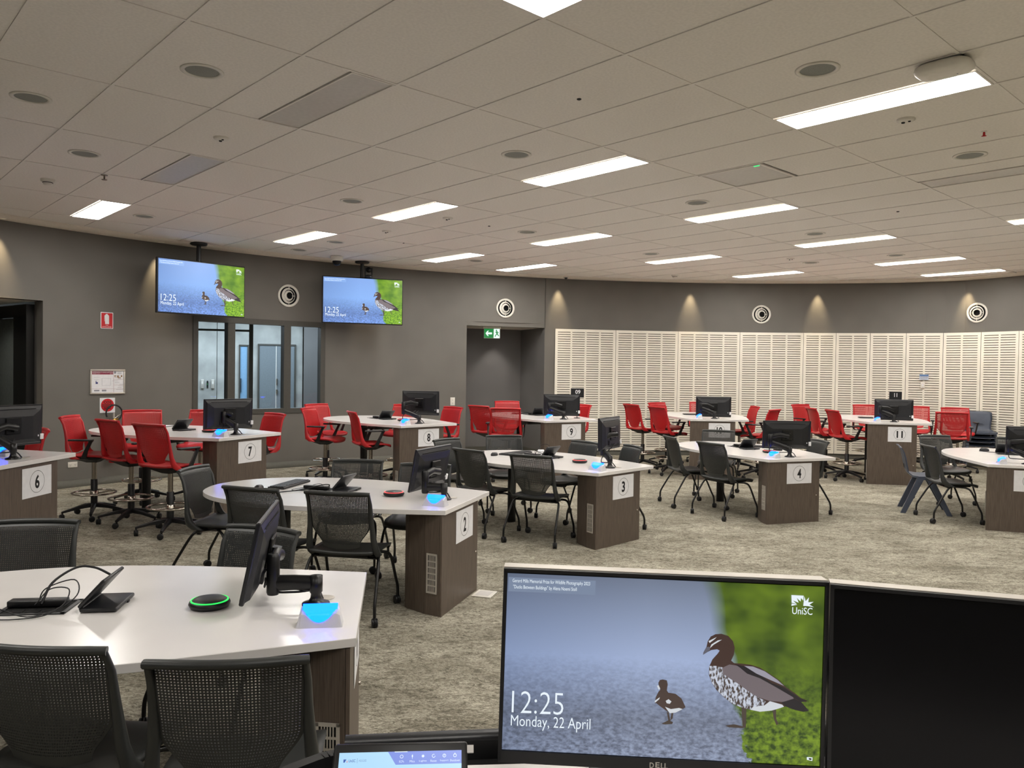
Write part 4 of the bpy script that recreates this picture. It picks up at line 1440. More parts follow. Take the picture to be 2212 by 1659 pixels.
GREY = [('1a', -1.350, 2.516, 85, 'charcoal mesh chair at table one, front left with most of its back cut off'), ('1b', -.812, 2.428, 97, 'charcoal mesh chair at table one, nearest in front beside the lectern'),
        ('1c', -2.42, 3.78, -82, 'charcoal mesh chair behind table one at the left edge'), ('1d', -1.34, 3.70, -112, 'charcoal mesh chair behind table one, next to its monitor'),
        ('2a', -1.657, 5.494, 71, 'charcoal mesh chair at table two, front left'), ('2b', -1.084, 5.360, 80, 'charcoal mesh chair at table two, front right beside the cabinet'),
        ('2c', -2.26, 6.19, -8, 'charcoal mesh chair at the rounded left end of table two'), ('2d', -1.345, 6.60, -92, 'charcoal mesh chair behind table two, in the middle'),
        ('2e', -.757, 6.40, -98, 'charcoal mesh chair behind table two, partly hidden by its monitor'), ('3a', -.258, 8.106, 47, 'charcoal mesh chair at table three, front left'),
        ('3b', .299, 7.699, 64, 'charcoal mesh chair at table three, front right with its castors in view'), ('3c', -.54, 8.89, -37, 'charcoal mesh chair at the left end of table three, behind the monitor of table two'),
        ('3d', -.05, 9.36, -81, 'charcoal mesh chair behind table three, in front of the red stools of table nine'), ('3e', .64, 8.80, -142, 'charcoal mesh chair behind table three, before the cabinet of table nine'),
        ('3f', 1.075, 8.44, -163, 'charcoal mesh chair right of table three, only a corner of its back showing'), ('4a', 2.24, 9.89, 8, 'charcoal mesh chair at the left of table four, seen from the side'),
        ('4b', 2.52, 9.16, 28, 'charcoal mesh chair at table four, nearest, back to the room'), ('4c', 2.80, 10.72, -111, 'charcoal mesh chair behind table four, before the number ten sheet'),
        ('4d', 3.495, 9.53, 185, 'charcoal mesh chair right of table four, half hidden by its monitor'), ('5b', 5.085, 9.065, -8, 'charcoal mesh chair at table five, nearest, seen from the side'),
        ('5c', 5.72, 10.32, -85, 'charcoal mesh chair behind table five below the red stools'), ('5d', 6.5, 10.1, -120, 'charcoal mesh chair behind the monitor of table five')]
RED = [('6a', -4.277, 6.65, 225, 'red stool behind table six, right of its monitor'), ('7a', -4.54, 8.55, 5, 'red stool at the far left of table seven, both armrests showing'), ('7b', -3.99, 8.25, 55, 'red stool in front of table seven, middle of the three'),
       ('7c', -3.37, 7.77, 64, 'red stool in front of table seven, nearest with five castors in view'), ('7d', -4.49, 9.55, -65, 'red stool behind table seven, next to the fire extinguisher'), ('7e', -3.86, 9.75, -88, 'red stool behind table seven, left of its monitor'),
       ('7f', -3.03, 9.30, 228, 'red stool right of table seven, beside the number seven cabinet'), ('8a', -2.78, 11.87, -36, 'red stool at the back left of table eight, before the window'), ('8b', -2.57, 10.86, -10, 'red stool at the left of table eight, front one of two'),
       ('8c', -1.83, 10.24, 25, 'red stool in front of table eight'), ('8d', -1.70, 12.0, -105, 'red stool behind the monitor of table eight'), ('8e', -1.06, 11.5, 222, 'red stool right of table eight below the wall socket'),
       ('9a', -.34, 12.39, 48, 'red stool at the left of table nine, half hidden by another stool'), ('9b', -.08, 11.82, 88, 'red stool in front of table nine, back to the room'), ('9c', -.04, 13.8, -80, 'red stool behind table nine in front of the recess'),
       ('9d', .97, 12.95, 215, 'red stool behind the monitor of table nine'), ('10a', 2.27, 13.56, 26, 'red stool at the far left of table ten'), ('10b', 2.57, 12.80, 26, 'red stool left of table ten, nearest'),
       ('10c', 2.80, 14.12, -52, 'red stool at the back left of table ten, behind another stool'), ('10d', 3.56, 14.6, -95, 'red stool behind the monitor of table ten'), ('10e', 3.86, 13.3, 180, 'red stool at the back right of table ten'),
       ('10f', 3.92, 12.45, 140, 'red stool at the front right of table ten, armrest showing'), ('11a', 5.40, 14.15, -62, 'red stool at the back left of table eleven with black armrest'), ('11b', 5.22, 13.04, 0, 'red stool left of table eleven, further of the pair'),
       ('11c', 5.30, 12.39, 3, 'red stool left of table eleven, nearer of the pair'), ('11d', 6.55, 14.4, -100, 'red stool behind table eleven, left of its monitor'), ('11e', 6.94, 12.40, 62, 'red stool right of table eleven, back to the room'),
       ('11f', 7.22, 14.05, -118, 'red stool right of table eleven by the wall, left one of two'), ('11g', 7.74, 13.62, -108, 'red stool right of table eleven by the wall, next to the stacked chairs')]
for lst, proto, grp in ((GREY, grey0, 'charcoal mesh chairs'), (RED, red0, 'red drafting stools')):
    for n_, (id_, x, y, a, lab) in enumerate(lst):
        o = proto if n_ == 0 else copy_tree(proto)
        o.matrix_world = TR(x, y, 0, math.radians(a - 90))
        o['label'] = lab
        o['group'] = grp


# --- navy moulded chairs
def navy_chair():
    t = thing('moulded_chair', 'x', 'chair')
    prof = [(.21, .43), (.17, .448), (.05, .442), (-.08, .436), (-.15, .445), (-.19, .475), (-.215, .53), (-.225, .58), (-.24, .66), (-.262, .75), (-.29, .80), (-.305, .805)]
    mb = MB()
    n = 10
    vs, fs = [], []
    N = len(prof)
    for lay in (0, 1):
        for j, (y, z) in enumerate(prof):
            t_ = j / (N - 1)
            hw = .21 + (.02 if j < 5 else 0) - (.02 if 5 <= j <= 7 else 0)
            for i in range(n + 1):
                u = -1 + 2 * i / n
                dy = (.02 if j > 5 else 0) * u * u
                dz = (.012 * u * u if j <= 5 else 0) - (.02 * abs(u) ** 5 if j >= N - 3 else 0)
                off = (.016 if j <= 4 else .0) * lay
                offy = (.016 if j > 4 else .0) * lay
                vs.append((u * hw, y + dy - offy, z + dz - off))
    K = N * (n + 1)
    for j in range(N - 1):
        for i in range(n):
            if 5 <= j <= 6 and 3 <= i <= 6 and j == 6:
                continue
            a = j * (n + 1) + i
            fs.append((a, a + 1, a + n + 2, a + n + 1))
            fs.append((K + a + n + 1, K + a + n + 2, K + a + 1, K + a))
        for i in (0, n):
            a = j * (n + 1) + i
            fs.append((a, a + n + 1, K + a + n + 1, K + a))
    for j in (0, N - 1):
        for i in range(n):
            a = j * (n + 1) + i
            fs.append((a, a + 1, K + a + 1, K + a))
    mb.add(vs, fs, True)
    mb.build('shell', MT['navy'], t)
    for s in (-1, 1):
        for y0, y1 in ((.03, .25), (-.06, -.25)):
            rg = []
            for u, wx, wy in ((0, .024, .04), (.12, .026, .038), (1, .019, .028)):
                x = s * (.21 + .03 * u)
                y, z = y0 + (y1 - y0) * u, .435 * (1 - u)
                rg.append([(x + wx * e, y + wy * g, z) for e, g in ((-1, -1), (1, -1), (1, 1), (-1, 1))])
            MB().loft(rg, False).build('leg', MT['navy'], t)
        MB().box((s * .215, -.01, .425), (.04, .16, .03)).build('side_rail', MT['navy'], t)
    return t


n0 = navy_chair()
n0.matrix_world = TR(5.08, 9.63, 0, math.radians(-22 - 90))
n0['label'] = 'navy moulded plastic chair at the left of table five'
n0['group'] = 'navy plastic chairs'
for q in range(4):
    c_ = copy_tree(n0)
    c_.matrix_world = TR(8.36 + .004 * q, 14.05 - .012 * q, .075 * q, math.radians(-112 - 90))
    c_['label'] = ['navy plastic chair at the bottom of the stack by the slotted panels', 'navy plastic chair second from the bottom of the stack', 'navy plastic chair third from the bottom of the stack', 'navy plastic chair on top of the stack by the slotted panels'][q]

# ================================================================== screens
def emit_noise(name, c0, c1, scale, st=1.0, sx=(1, 1, 1)):
    m, nt, b = newmat(name)
    b.inputs['Base Color'].default_value = (0.02, 0.02, 0.02, 1)
    tc = node(nt, 'ShaderNodeTexCoord')
    mp = node(nt, 'ShaderNodeMapping')
    mp.inputs['Scale'].default_value = sx
    nz = node(nt, 'ShaderNodeTexNoise')
    nz.inputs['Scale'].default_value = scale
    nz.inputs['Detail'].default_value = 3
    rp = node(nt, 'ShaderNodeValToRGB')
    rp.color_ramp.elements[0].position, rp.color_ramp.elements[1].position = .42, .56
    rp.color_ramp.elements[0].color, rp.color_ramp.elements[1].color = lin(c0) + [1], lin(c1) + [1]
    nt.links.new(tc.outputs['Object'], mp.inputs['Vector'])
    nt.links.new(mp.outputs['Vector'], nz.inputs['Vector'])
    nt.links.new(nz.outputs['Fac'], rp.inputs['Fac'])
    nt.links.new(rp.outputs['Color'], b.inputs['Emission Color'])
    b.inputs['Emission Strength'].default_value = st
    return m


def screen_bg(name, top, mid, bot, gdark, glight, st):
    """blurred path on the left, grass on the right: the picture shown on the screens"""
    m, nt, b = newmat(name)
    b.inputs['Base Color'].default_value = (0.01, 0.01, 0.012, 1)
    b.inputs['Roughness'].default_value = .35
    L = nt.links.new
    tc = node(nt, 'ShaderNodeTexCoord')
    sx = node(nt, 'ShaderNodeSeparateXYZ')
    L(tc.outputs['Generated'], sx.inputs[0])
    fc = node(nt, 'ShaderNodeFloatCurve')
    cu = fc.mapping.curves[0]
    pts = [(0, .787), (.057, .7695), (.135, .7566), (.2, .758), (.265, .748), (.31, .729), (.58, .717), (.655, .694), (.74, .675), (.83, .669), (.93, .658), (1, .644)]
    cu.points[0].location = pts[0]
    cu.points[-1].location = pts[-1]
    for p in pts[1:-1]:
        cu.points.new(*p)
    fc.mapping.update()
    L(sx.outputs['Z'], fc.inputs['Value'])

    def mth(op, a, b_=None, clamp=False):
        n = node(nt, 'ShaderNodeMath', operation=op)
        n.use_clamp = clamp
        for k, v in enumerate((a, b_)):
            if v is None:
                continue
            if isinstance(v, (int, float)):
                n.inputs[k].default_value = v
            else:
                L(v, n.inputs[k])
        return n.outputs[0]

    def noise(scale, sxy, det=3):
        mp = node(nt, 'ShaderNodeMapping')
        mp.inputs['Scale'].default_value = sxy
        L(tc.outputs['Generated'], mp.inputs['Vector'])
        n = node(nt, 'ShaderNodeTexNoise')
        n.inputs['Scale'].default_value = scale
        n.inputs['Detail'].default_value = det
        L(mp.outputs['Vector'], n.inputs['Vector'])
        return n.outputs['Fac']

    def ramp(src, els):
        r = node(nt, 'ShaderNodeValToRGB')
        while len(r.color_ramp.elements) < len(els):
            r.color_ramp.elements.new(.5)
        for e, (p, c) in zip(r.color_ramp.elements, els):
            e.position = p
            e.color = list(c) + [1]
        L(src, r.inputs['Fac'])
        return r.outputs['Color']

    def mix(f, a, b_, bt='MIX'):
        n = node(nt, 'ShaderNodeMix', data_type='RGBA', blend_type=bt)
        if isinstance(f, (int, float)):
            n.inputs['Factor'].default_value = f
        else:
            L(f, n.inputs['Factor'])
        L(a, n.inputs[6])
        L(b_, n.inputs[7])
        return n.outputs[2]
    z = sx.outputs['Z']
    low = mth('SUBTRACT', 1.0, mth('MULTIPLY', z, 1.7), True)          # 1 at the bottom, 0 above 45 %
    jit = mth('MULTIPLY', mth('MULTIPLY', mth('SUBTRACT', noise(70, (1, 1, .55), 4), .5), .09), low)
    d = mth('SUBTRACT', sx.outputs['X'], mth('ADD', fc.outputs['Value'], jit))
    soft = mth('ADD', mth('MULTIPLY', z, .03), .002)
    f = mth('ADD', mth('MULTIPLY', mth('DIVIDE', d, soft), .5), .5, True)
    pave = ramp(z, [(0, lin(bot)), (.22, lin([v * .88 for v in bot])), (.55, lin(mid)), (1, lin(top))])
    spk = ramp(noise(75, (1, 1, 1.0), 6), [(.33, (.35, .35, .38)), (.68, (1.6, 1.6, 1.6))])
    pave = mix(mth('MULTIPLY', low, .8, True), pave, spk, 'MULTIPLY')
    vig = ramp(sx.outputs['X'], [(0, (.62, .66, .72)), (.45, (1, 1, 1)), (1, (1, 1, 1))])
    pave = mix(.8, pave, vig, 'MULTIPLY')
    gsharp = ramp(noise(55, (1.2, 1, .8), 5), [(.34, lin(gdark)), (.66, lin(glight))])
    gsoft = ramp(noise(6, (1.3, 1, 1), 2), [(.3, lin([v * .95 for v in gdark])), (.7, lin([v * .86 for v in glight]))])
    g = mix(mth('MULTIPLY', low, 1.4, True), gsoft, gsharp)
    col = mix(f, pave, g)
    L(col, b.inputs['Emission Color'])
    b.inputs['Emission Strength'].default_value = st
    return m


def pic_mats(v):
    s = 1.0 if v == 'mon' else 1.35
    return {'bg': screen_bg('picture_' + v, (112, 122, 142) if v == 'mon' else (138, 176, 240), (158, 174, 208) if v == 'mon' else (142, 186, 250), (128, 138, 160) if v == 'mon' else (120, 158, 228),
                            (40, 64, 14) if v == 'mon' else (70, 126, 12), (118, 146, 34) if v == 'mon' else (158, 208, 44), 1.0),
            'l': [emit('pic_head_' + v, (62, 42, 36), s), emit_noise('pic_breast_' + v, (66, 52, 46), (196, 202, 216), 160 if v == 'mon' else 60, s, (1.6, 1, .8)),
                  emit('pic_wing_' + v, (108, 98, 102), s), emit('pic_black_' + v, (22, 18, 24), s), emit('pic_pale_' + v, (150, 148, 160), s), emit('pic_white_' + v, (205, 210, 215), s),
                  emit('pic_leg_' + v, (66, 54, 46), s), emit('pic_chick_' + v, (66, 50, 44), s), emit('pic_text_' + v, (232, 242, 250), s), emit('pic_veil_' + v, (120, 134, 158) if v == 'mon' else (140, 180, 240), 1.0), emit('pic_beak_' + v, (92, 92, 104), s)]}


PIC = {
 'body': [(0.6271, 0.591), (0.628, 0.6029), (0.6374, 0.6366), (0.6405, 0.6665), (0.6493, 0.6936), (0.6638, 0.708), (0.6821, 0.7122), (0.7043, 0.7016), (0.7195, 0.6733), (0.7255, 0.6376), (0.7236, 0.598), (0.7157, 0.5644), (0.7251, 0.5508), (0.7471, 0.5507), (0.7765, 0.5467), (0.8061, 0.5329), (0.8359, 0.5026), (0.8657, 0.4691), (0.8882, 0.4317), (0.918, 0.3983), (0.9367, 0.3737), (0.9559, 0.3623), (0.9534, 0.3542), (0.937, 0.3527), (0.9614, 0.3071), (0.9451, 0.2991), (0.9194, 0.3066), (0.8899, 0.3236), (0.8717, 0.3122), (0.8464, 0.2968), (0.8099, 0.287), (0.7805, 0.2942), (0.751, 0.3047), (0.7213, 0.3251), (0.6951, 0.3589), (0.6724, 0.3963), (0.6571, 0.4344), (0.6472, 0.4795), (0.6476, 0.5256), (0.6569, 0.5659), (0.6729, 0.6002), (0.6788, 0.6172), (0.6706, 0.6243), (0.6524, 0.6182), (0.6397, 0.6052)],
 'breast': [(0.6483, 0.529), (0.674, 0.5312), (0.6906, 0.5228), (0.6911, 0.49), (0.7117, 0.4655), (0.7416, 0.4352), (0.7715, 0.3985), (0.8013, 0.3683), (0.8273, 0.3476), (0.8099, 0.289), (0.7804, 0.2955), (0.7509, 0.306), (0.7213, 0.3264), (0.6951, 0.3602), (0.6732, 0.3977), (0.6579, 0.4345), (0.6483, 0.4796)],
 'wing': [(0.6888, 0.5226), (0.7105, 0.5429), (0.74, 0.537), (0.7663, 0.4965), (0.807, 0.4738), (0.859, 0.4292), (0.911, 0.378), (0.9148, 0.3652), (0.8785, 0.3476), (0.8382, 0.3505), (0.8013, 0.3683), (0.7715, 0.3985), (0.7416, 0.4352), (0.7117, 0.4655), (0.6911, 0.49)],
 'stripe': [(0.727, 0.5457), (0.7583, 0.5353), (0.8067, 0.4935), (0.844, 0.4508), (0.8846, 0.4281), (0.933, 0.3734), (0.9559, 0.3623), (0.937, 0.3527), (0.911, 0.378), (0.859, 0.4272), (0.807, 0.4738), (0.7663, 0.4965), (0.7438, 0.5274)],
 'pale': [(0.7564, 0.5391), (0.784, 0.5375), (0.821, 0.5145), (0.862, 0.4688), (0.8826, 0.4378), (0.8401, 0.4669), (0.7956, 0.4991)],
 'tail': [(0.8749, 0.3453), (0.9148, 0.3704), (0.937, 0.3527), (0.9614, 0.3071), (0.9451, 0.2991), (0.9194, 0.3066), (0.8899, 0.3236)],
 'belly': [(0.8401, 0.3487), (0.8788, 0.3325), (0.8844, 0.3219), (0.8717, 0.3122), (0.8464, 0.2968), (0.8099, 0.287), (0.7804, 0.2955), (0.7875, 0.3113), (0.824, 0.3243)],
 'leg1': [(0.752, 0.3061), (0.7683, 0.301), (0.7681, 0.1947), (0.7583, 0.1899)],
 'foot1': [(0.7031, 0.1987), (0.7305, 0.2091), (0.7581, 0.2004), (0.7583, 0.1899), (0.7161, 0.1901)],
 'leg2': [(0.8492, 0.3017), (0.8602, 0.3026), (0.8617, 0.249), (0.8702, 0.2236), (0.8622, 0.2163), (0.8524, 0.2613)],
 'brow': [(0.6424, 0.6686), (0.6677, 0.6932), (0.6613, 0.6808), (0.6462, 0.6584)],
 'cheek': [(0.6518, 0.651), (0.6717, 0.6751), (0.6844, 0.6802), (0.6592, 0.6503), (0.6474, 0.6296)],
 'beak': [(0.6263, 0.5896), (0.6287, 0.6043), (0.6366, 0.6352), (0.6458, 0.6373), (0.6486, 0.6211), (0.639, 0.6051)],
 'cbody': [(0.4892, 0.4229), (0.4934, 0.4384), (0.5025, 0.4425), (0.5155, 0.4384), (0.5188, 0.4156), (0.5164, 0.3825), (0.5214, 0.3698), (0.5443, 0.3653), (0.5631, 0.3406), (0.5717, 0.3118), (0.5768, 0.2925), (0.5605, 0.2747), (0.546, 0.2602), (0.5277, 0.2553), (0.509, 0.2766), (0.4939, 0.295), (0.4845, 0.3074), (0.4798, 0.3069), (0.4821, 0.34), (0.4908, 0.3737), (0.4961, 0.384), (0.4902, 0.4066)],
 'cspot': [(0.5137, 0.3231), (0.5227, 0.3338), (0.5321, 0.3214), (0.5268, 0.3078), (0.5176, 0.3103)],
 'cstripe': [(0.4788, 0.32), (0.495, 0.3425), (0.4933, 0.3312), (0.4808, 0.3103)],
 'cbelly': [(0.5124, 0.2901), (0.531, 0.2786), (0.5566, 0.2875), (0.5677, 0.2819), (0.546, 0.2602), (0.5277, 0.2553)],
 'cthroat': [(0.4847, 0.4061), (0.4902, 0.4098), (0.4953, 0.3905), (0.4906, 0.3836)],
 'cleg1': [(0.5184, 0.261), (0.5247, 0.2583), (0.531, 0.2129), (0.5248, 0.209)],
 'cleg2': [(0.5332, 0.2591), (0.5394, 0.2596), (0.5374, 0.2266), (0.5303, 0.2128)],
 'cfoot': [(0.503, 0.1939), (0.5247, 0.2156), (0.5396, 0.2058), (0.5361, 0.1949), (0.5141, 0.1903)],
 'logoA': [(0.8957, 0.9483), (0.9338, 0.9476), (0.9328, 0.9199), (0.9256, 0.9344), (0.9248, 0.9139), (0.9128, 0.9333), (0.9191, 0.9069), (0.9013, 0.9185), (0.9133, 0.8985), (0.8971, 0.905)],
 'logoB': [(0.8972, 0.9011), (0.9148, 0.896), (0.8966, 0.8879)],
 'logoC': [(0.9332, 0.891), (0.9357, 0.9451), (0.9402, 0.9179), (0.9501, 0.9398), (0.9483, 0.912), (0.9651, 0.916), (0.9522, 0.8991), (0.9666, 0.8859), (0.9472, 0.8908)],
 'icon1': [(0.9583, 0.0514), (0.9759, 0.0511), (0.9754, 0.0314), (0.9586, 0.0364)],
 'icon2': [(0.9643, 0.0467), (0.973, 0.0462), (0.9725, 0.0364), (0.9644, 0.0382)],
}


LAY = [('leg1', 6), ('foot1', 6), ('leg2', 6), ('body', 0), ('breast', 1), ('belly', 5), ('wing', 2), ('stripe', 3), ('pale', 4), ('tail', 3), ('beak', 10), ('brow', 5), ('cheek', 5),
       ('cleg1', 6), ('cleg2', 6), ('cfoot', 6), ('cbody', 7), ('cbelly', 5), ('cspot', 5), ('cstripe', 5), ('cthroat', 5), ('logoA', 8), ('logoB', 8), ('logoC', 8), ('icon1', 8), ('icon2', 3)]


def picture(parent, w_, h_, mats, y=0.0):
    MB().poly([(-w_ / 2, 0, -h_ / 2), (w_ / 2, 0, -h_ / 2), (w_ / 2, 0, h_ / 2), (-w_ / 2, 0, h_ / 2)]).build('picture_ground', mats['bg'], parent).location = (0, y, 0)
    mb = MB()
    X = lambda u: (u - .5) * w_
    Z = lambda v: (v - .5) * h_
    e = .00012 * w_ / .5
    duck, chick, mark, icon = MB(), MB(), MB(), MB()
    for n, (k, mi) in enumerate(LAY):
        (duck if n < 13 else chick if n < 21 else mark if n < 24 else icon).poly([(X(u), y - e * (n + 3), Z(v)) for u, v in PIC[k]], None, mi)
    mb.poly([(X(.004), y - e, Z(.897)), (X(.2814), y - e, Z(.897)), (X(.2814), y - e, Z(.978)), (X(.004), y - e, Z(.978))], None, 9)
    duck.build('duck_picture', mats['l'], parent)
    chick.build('duckling_picture', mats['l'], parent)
    mark.build('logo_picture', mats['l'], parent)
    icon.build('network_icon', mats['l'], parent)
    yt = y - e * 6
    for nm, jobs in (('clock_lettering', [('12:25', .0272, .1917, .2117, .336, -.012)]), ('date_lettering', [('Monday, 22 April', .0259, .2793, .118, .199, -.004)]),
                     ('credit_lettering', [('Gerard Mills Memorial Prize for Wildlife Photography 2023', .0166, .2638, .944, .97, 0), ('"Ducks Between Buildings" by Alena Noemi Stoll', .019, .222, .909, .936, 0)]), ('logo_lettering', [('UniSC', .901, .9638, .8402, .8797, .004)])):
        m_ = MB()
        for txt, u0, u1, v0, v1, bd in jobs:
            add_text(m_, txt, X(u0), X(u1), Z(v0), Z(v1), yt, 0, bd)
        m_.build(nm, mats['l'][8], parent)
    mb.build('credit_veil', mats['l'], parent)


PM_MON, PM_TV = pic_mats('mon'), pic_mats('tv')

# ---- televisions hanging from the ceiling
for (x, y, z, a, lab) in ((-4.50, 11.43, 2.78, 50, 'left wide television showing two ducks, hung from the ceiling'), (-2.50, 13.15, 2.78, 22, 'right wide television showing two ducks, hung from the ceiling')):
    t = thing('television', lab, 'television', TR(x, y, z, math.radians(a)), 'ceiling hung televisions')
    MB().rbox((0, .03, 0), (1.35, .05, .775), .006, 1).build('housing', MT['black'], t)
    sc = MB().box((0, .0035, 0), (1.325, .003, .748)).build('screen', MT['screen_off'], t)
    picture(sc, 1.318, .741, PM_TV, -.0)
    MB().rbox((0, .075, 0), (.4, .04, .3), .005, 1).build('mount_bracket', MT['blackmetal'], t)
    MB().lathe([(.032, -.1), (.032, CEIL - z)], 20, TR(0, .13)).build('mount_pole', MT['blackmetal'], t)
    MB().lathe([(.12, CEIL - z), (.12, CEIL - z - .018), (.1, CEIL - z - .03), (.04, CEIL - z - .035)], 28, TR(0, .13)).build('ceiling_plate', MT['blackmetal'], t)
t = thing('video_camera', 'small black video camera on top of the right television', 'camera', TR(-2.42, 13.17, 3.17, math.radians(22)))
MB().lathe([(.065, 0), (.065, .03), (.05, .045)], 24).build('base', MT['black'], t)
MB().box((-.055, 0, .1), (.015, .05, .13)).box((.055, 0, .1), (.015, .05, .13)).build('yoke', MT['black'], t)
MB().lathe([(.0, -.05), (.03, -.045), (.045, -.02), (.048, .01), (.04, .035), (0, .045)], 20, Matrix.Translation((0, 0, .13)) @ RX).build('head', MT['screen_off'], t)

# ================================================================== things on the walls
t = thing('fire_sign', 'red fire extinguisher sign with white border on the wall', 'sign', on_wall(142.86, 2.157, -.004))
MB().rbox((0, 0, .114), (.172, .006, .228), .008, 2).build('plate', MT['paper'], t)
MB().box((0, -.0035, .114), (.152, .001, .208)).build('red_field', MT['signred'], t)
mb = MB()
mb.poly([(-.026 + q[0], -.005, q[1]) for q in ((0, .065), (.054, .065), (.054, .175), (.046, .19), (.036, .196), (.036, .205), (.012, .205), (.0, .185), (-.008, .185), (-.008, .1), (-.004, .1), (0, .16))])
add_text(mb, 'FIRE', -.018, .018, .042, .055, -.005)
add_text(mb, 'EXTINGUISHER', -.062, .062, .018, .033, -.005)
mb.build('pictogram', MT['paper'], t)
t = thing('evacuation_plan', 'silver framed emergency evacuation plan on the wall', 'sign', on_wall(142.8, 1.25, -.012))
mb = MB()
for c_, d_ in (((0, 0, .332), (.48, .024, .022)), ((0, 0, .011), (.48, .024, .022)), ((-.229, 0, .1715), (.022, .024, .30)), ((.229, 0, .1715), (.022, .024, .30))):
    mb.rbox(c_, d_, .006, 2)
mb.build('frame', MT['alu'], t)
MB().box((0, .002, .1715), (.44, .004, .30)).build('sheet', MT['paper'], t)
mb = MB()
mb.box((-.07, -.001, .295), (.285, .001, .045))
mb.box((.08, -.001, .155), (.002, .001, .3)).box((-.07, -.001, .075), (.29, .001, .002)).box((.15, -.001, .205), (.13, .001, .002)).box((.15, -.001, .125), (.13, .001, .002)).box((.15, -.001, .07), (.13, .001, .002))
mb.build('red_print', MT['burgundy'], t)
mb = MB()
add_text(mb, 'EMERGENCY EVACUATION', -.205, .065, .295, .312, -.003)
add_text(mb, 'Building H   Level 2', -.2, -.11, .278, .288, -.003)
add_text(mb, 'Room 02', .03, .065, .278, .288, -.003)
mb.build('header_lettering', MT['paper'], t)
mb = MB()
random.seed(3)
for q in range(9):
    mb.box((random.uniform(.1, .2), -.0015, .255 - q * .024), (random.uniform(.05, .1), .001, .003))
for c_, d_ in (((-.02, -.001, .22), (.12, .001, .002)), ((-.02, -.001, .12), (.12, .001, .002)), ((-.08, -.001, .17), (.002, .001, .1)), ((.04, -.001, .17), (.002, .001, .1)), ((-.15, -.001, .2), (.08, .001, .002)), ((-.15, -.001, .235), (.08, .001, .002)), ((-.15, -.001, .05), (.07, .001, .02)), ((-.05, -.001, .05), (.06, .001, .025)), ((.1, -.001, .3), (.03, .001, .03)), ((.16, -.001, .305), (.06, .001, .006)), ((.16, -.001, .285), (.06, .001, .008))):
    mb.box(c_, d_)
mb.build('plan_print', MT['printgrey'], t)
MB().box((-.15, -.0015, .155), (.03, .001, .025)).box((-.16, -.0015, .17), (.008, .001, .03)).build('blue_print', MT['printblue'], t)
MB().box((.14, -.0015, .245), (.03, .001, .03)).box((.19, -.0015, .25), (.02, .001, .025)).box((.1, -.0015, .25), (.015, .001, .03)).box((.16, -.0015, .225), (.04, .001, .012)).build('tan_print', MT['printtan'], t)
t = thing('co2_sign', 'white square sign with red CO2 disc below the evacuation plan', 'sign', on_wall(142.8, .99, -.004))
MB().box((0, 0, .104), (.208, .005, .208)).build('plate', MT['paper'], t)
mb = MB()
mb.poly([(.09 * math.cos(2 * PI * q / 40), -.0035, .106 + .09 * math.sin(2 * PI * q / 40)) for q in range(40)])
mb.build('red_disc', MT['signred'], t)
mb = MB()
add_text(mb, 'CO2', -.055, .055, .128, .166, -.0055, 0, .03)
for q, ww in enumerate((.15, .15, .1, .09)):
    mb.box((0, -.0045, .112 - q * .018), (ww, .0014, .009))
mb.build('lettering', MT['ink'], t)
t = thing('fire_extinguisher', 'red fire extinguisher with black hose loop and brass valve', 'fire extinguisher', on_wall(142.55, .3, -.10))
MB().lathe([(.06, 0), (.07, .01), (.07, .46), (.06, .5), (.03, .53), (.02, .55)], 28).build('cylinder', MT['signred'], t)
MB().lathe([(.022, .55), (.022, .6), (.012, .61)], 16).box((.02, -.01, .6), (.05, .02, .03)).build('valve', MT['brass'], t)
MB().tube([(.0, 0, .61), (.05, 0, .65), (.12, 0, .68)], .007, 8).build('lever', MT['chrome'], t)
MB().lathe([(.012, .62), (.012, .69)], 10, TR(-.01, 0)).build('gauge_tube', MT['alu'], t)
MB().tube([(-.01 + .11 * math.cos(2.6 * PI / 2 + q * 1.85 * PI / 28) + .0, -.01, .69 + .11 * math.sin(2.6 * PI / 2 + q * 1.85 * PI / 28)) for q in range(29)][::-1], .011, 8).build('hose', MT['cable'], t)
MB().box((0, .075, .3), (.05, .02, .3)).build('wall_bracket', MT['blackmetal'], t)
for t_, z, ww, hh, lab, off in ((114.87, .985, .09, .15, 'white wall socket left of the exit recess', -.004), (145.0, .27, .125, .075, 'white double wall socket low beside table 6', -.004)):
    t = thing('wall_socket', lab, 'socket', on_wall(t_, z, off))
    MB().rbox((0, 0, hh / 2), (ww, .008, hh), .003, 2).build('cover_plate', MT['offwhite'], t)
    mb = MB()
    for s in (-1, 1):
        cx, cz = (s * ww / 4, hh / 2) if ww > hh else (0, hh / 2 + s * hh / 5)
        mb.box((cx - .008, -.0045, cz), (.003, .001, .012)).box((cx + .008, -.0045, cz), (.003, .001, .012)).box((cx, -.0045, cz - .014), (.003, .001, .01))
    mb.build('slots', MT['dark'], t)
t = thing('wall_notice', 'small blue and white notice on the slotted panels', 'sign', on_wall(71.1, 1.578, -.075))
MB().box((0, 0, .052), (.155, .004, .104)).build('sheet', plain('notice_paper', (190, 200, 215), .6), t)
MB().box((0, -.0025, .085), (.15, .001, .03)).build('blue_header', plain('notice_blue', (90, 125, 175), .6), t)
mb = MB()
for q in range(3):
    mb.box((0, -.0025, .06 - q * .018), (.12, .001, .005))
mb.build('print_lines', MT['printgrey'], t)
t = thing('wall_switch', 'white wall switch below the small notice', 'switch', on_wall(71.2, 1.42, -.07))
MB().rbox((0, 0, .06), (.075, .012, .12), .004, 2).build('cover_plate', MT['offwhite'], t)
MB().rbox((0, -.008, .06), (.025, .006, .04), .002, 2).build('rocker', MT['paper'], t)
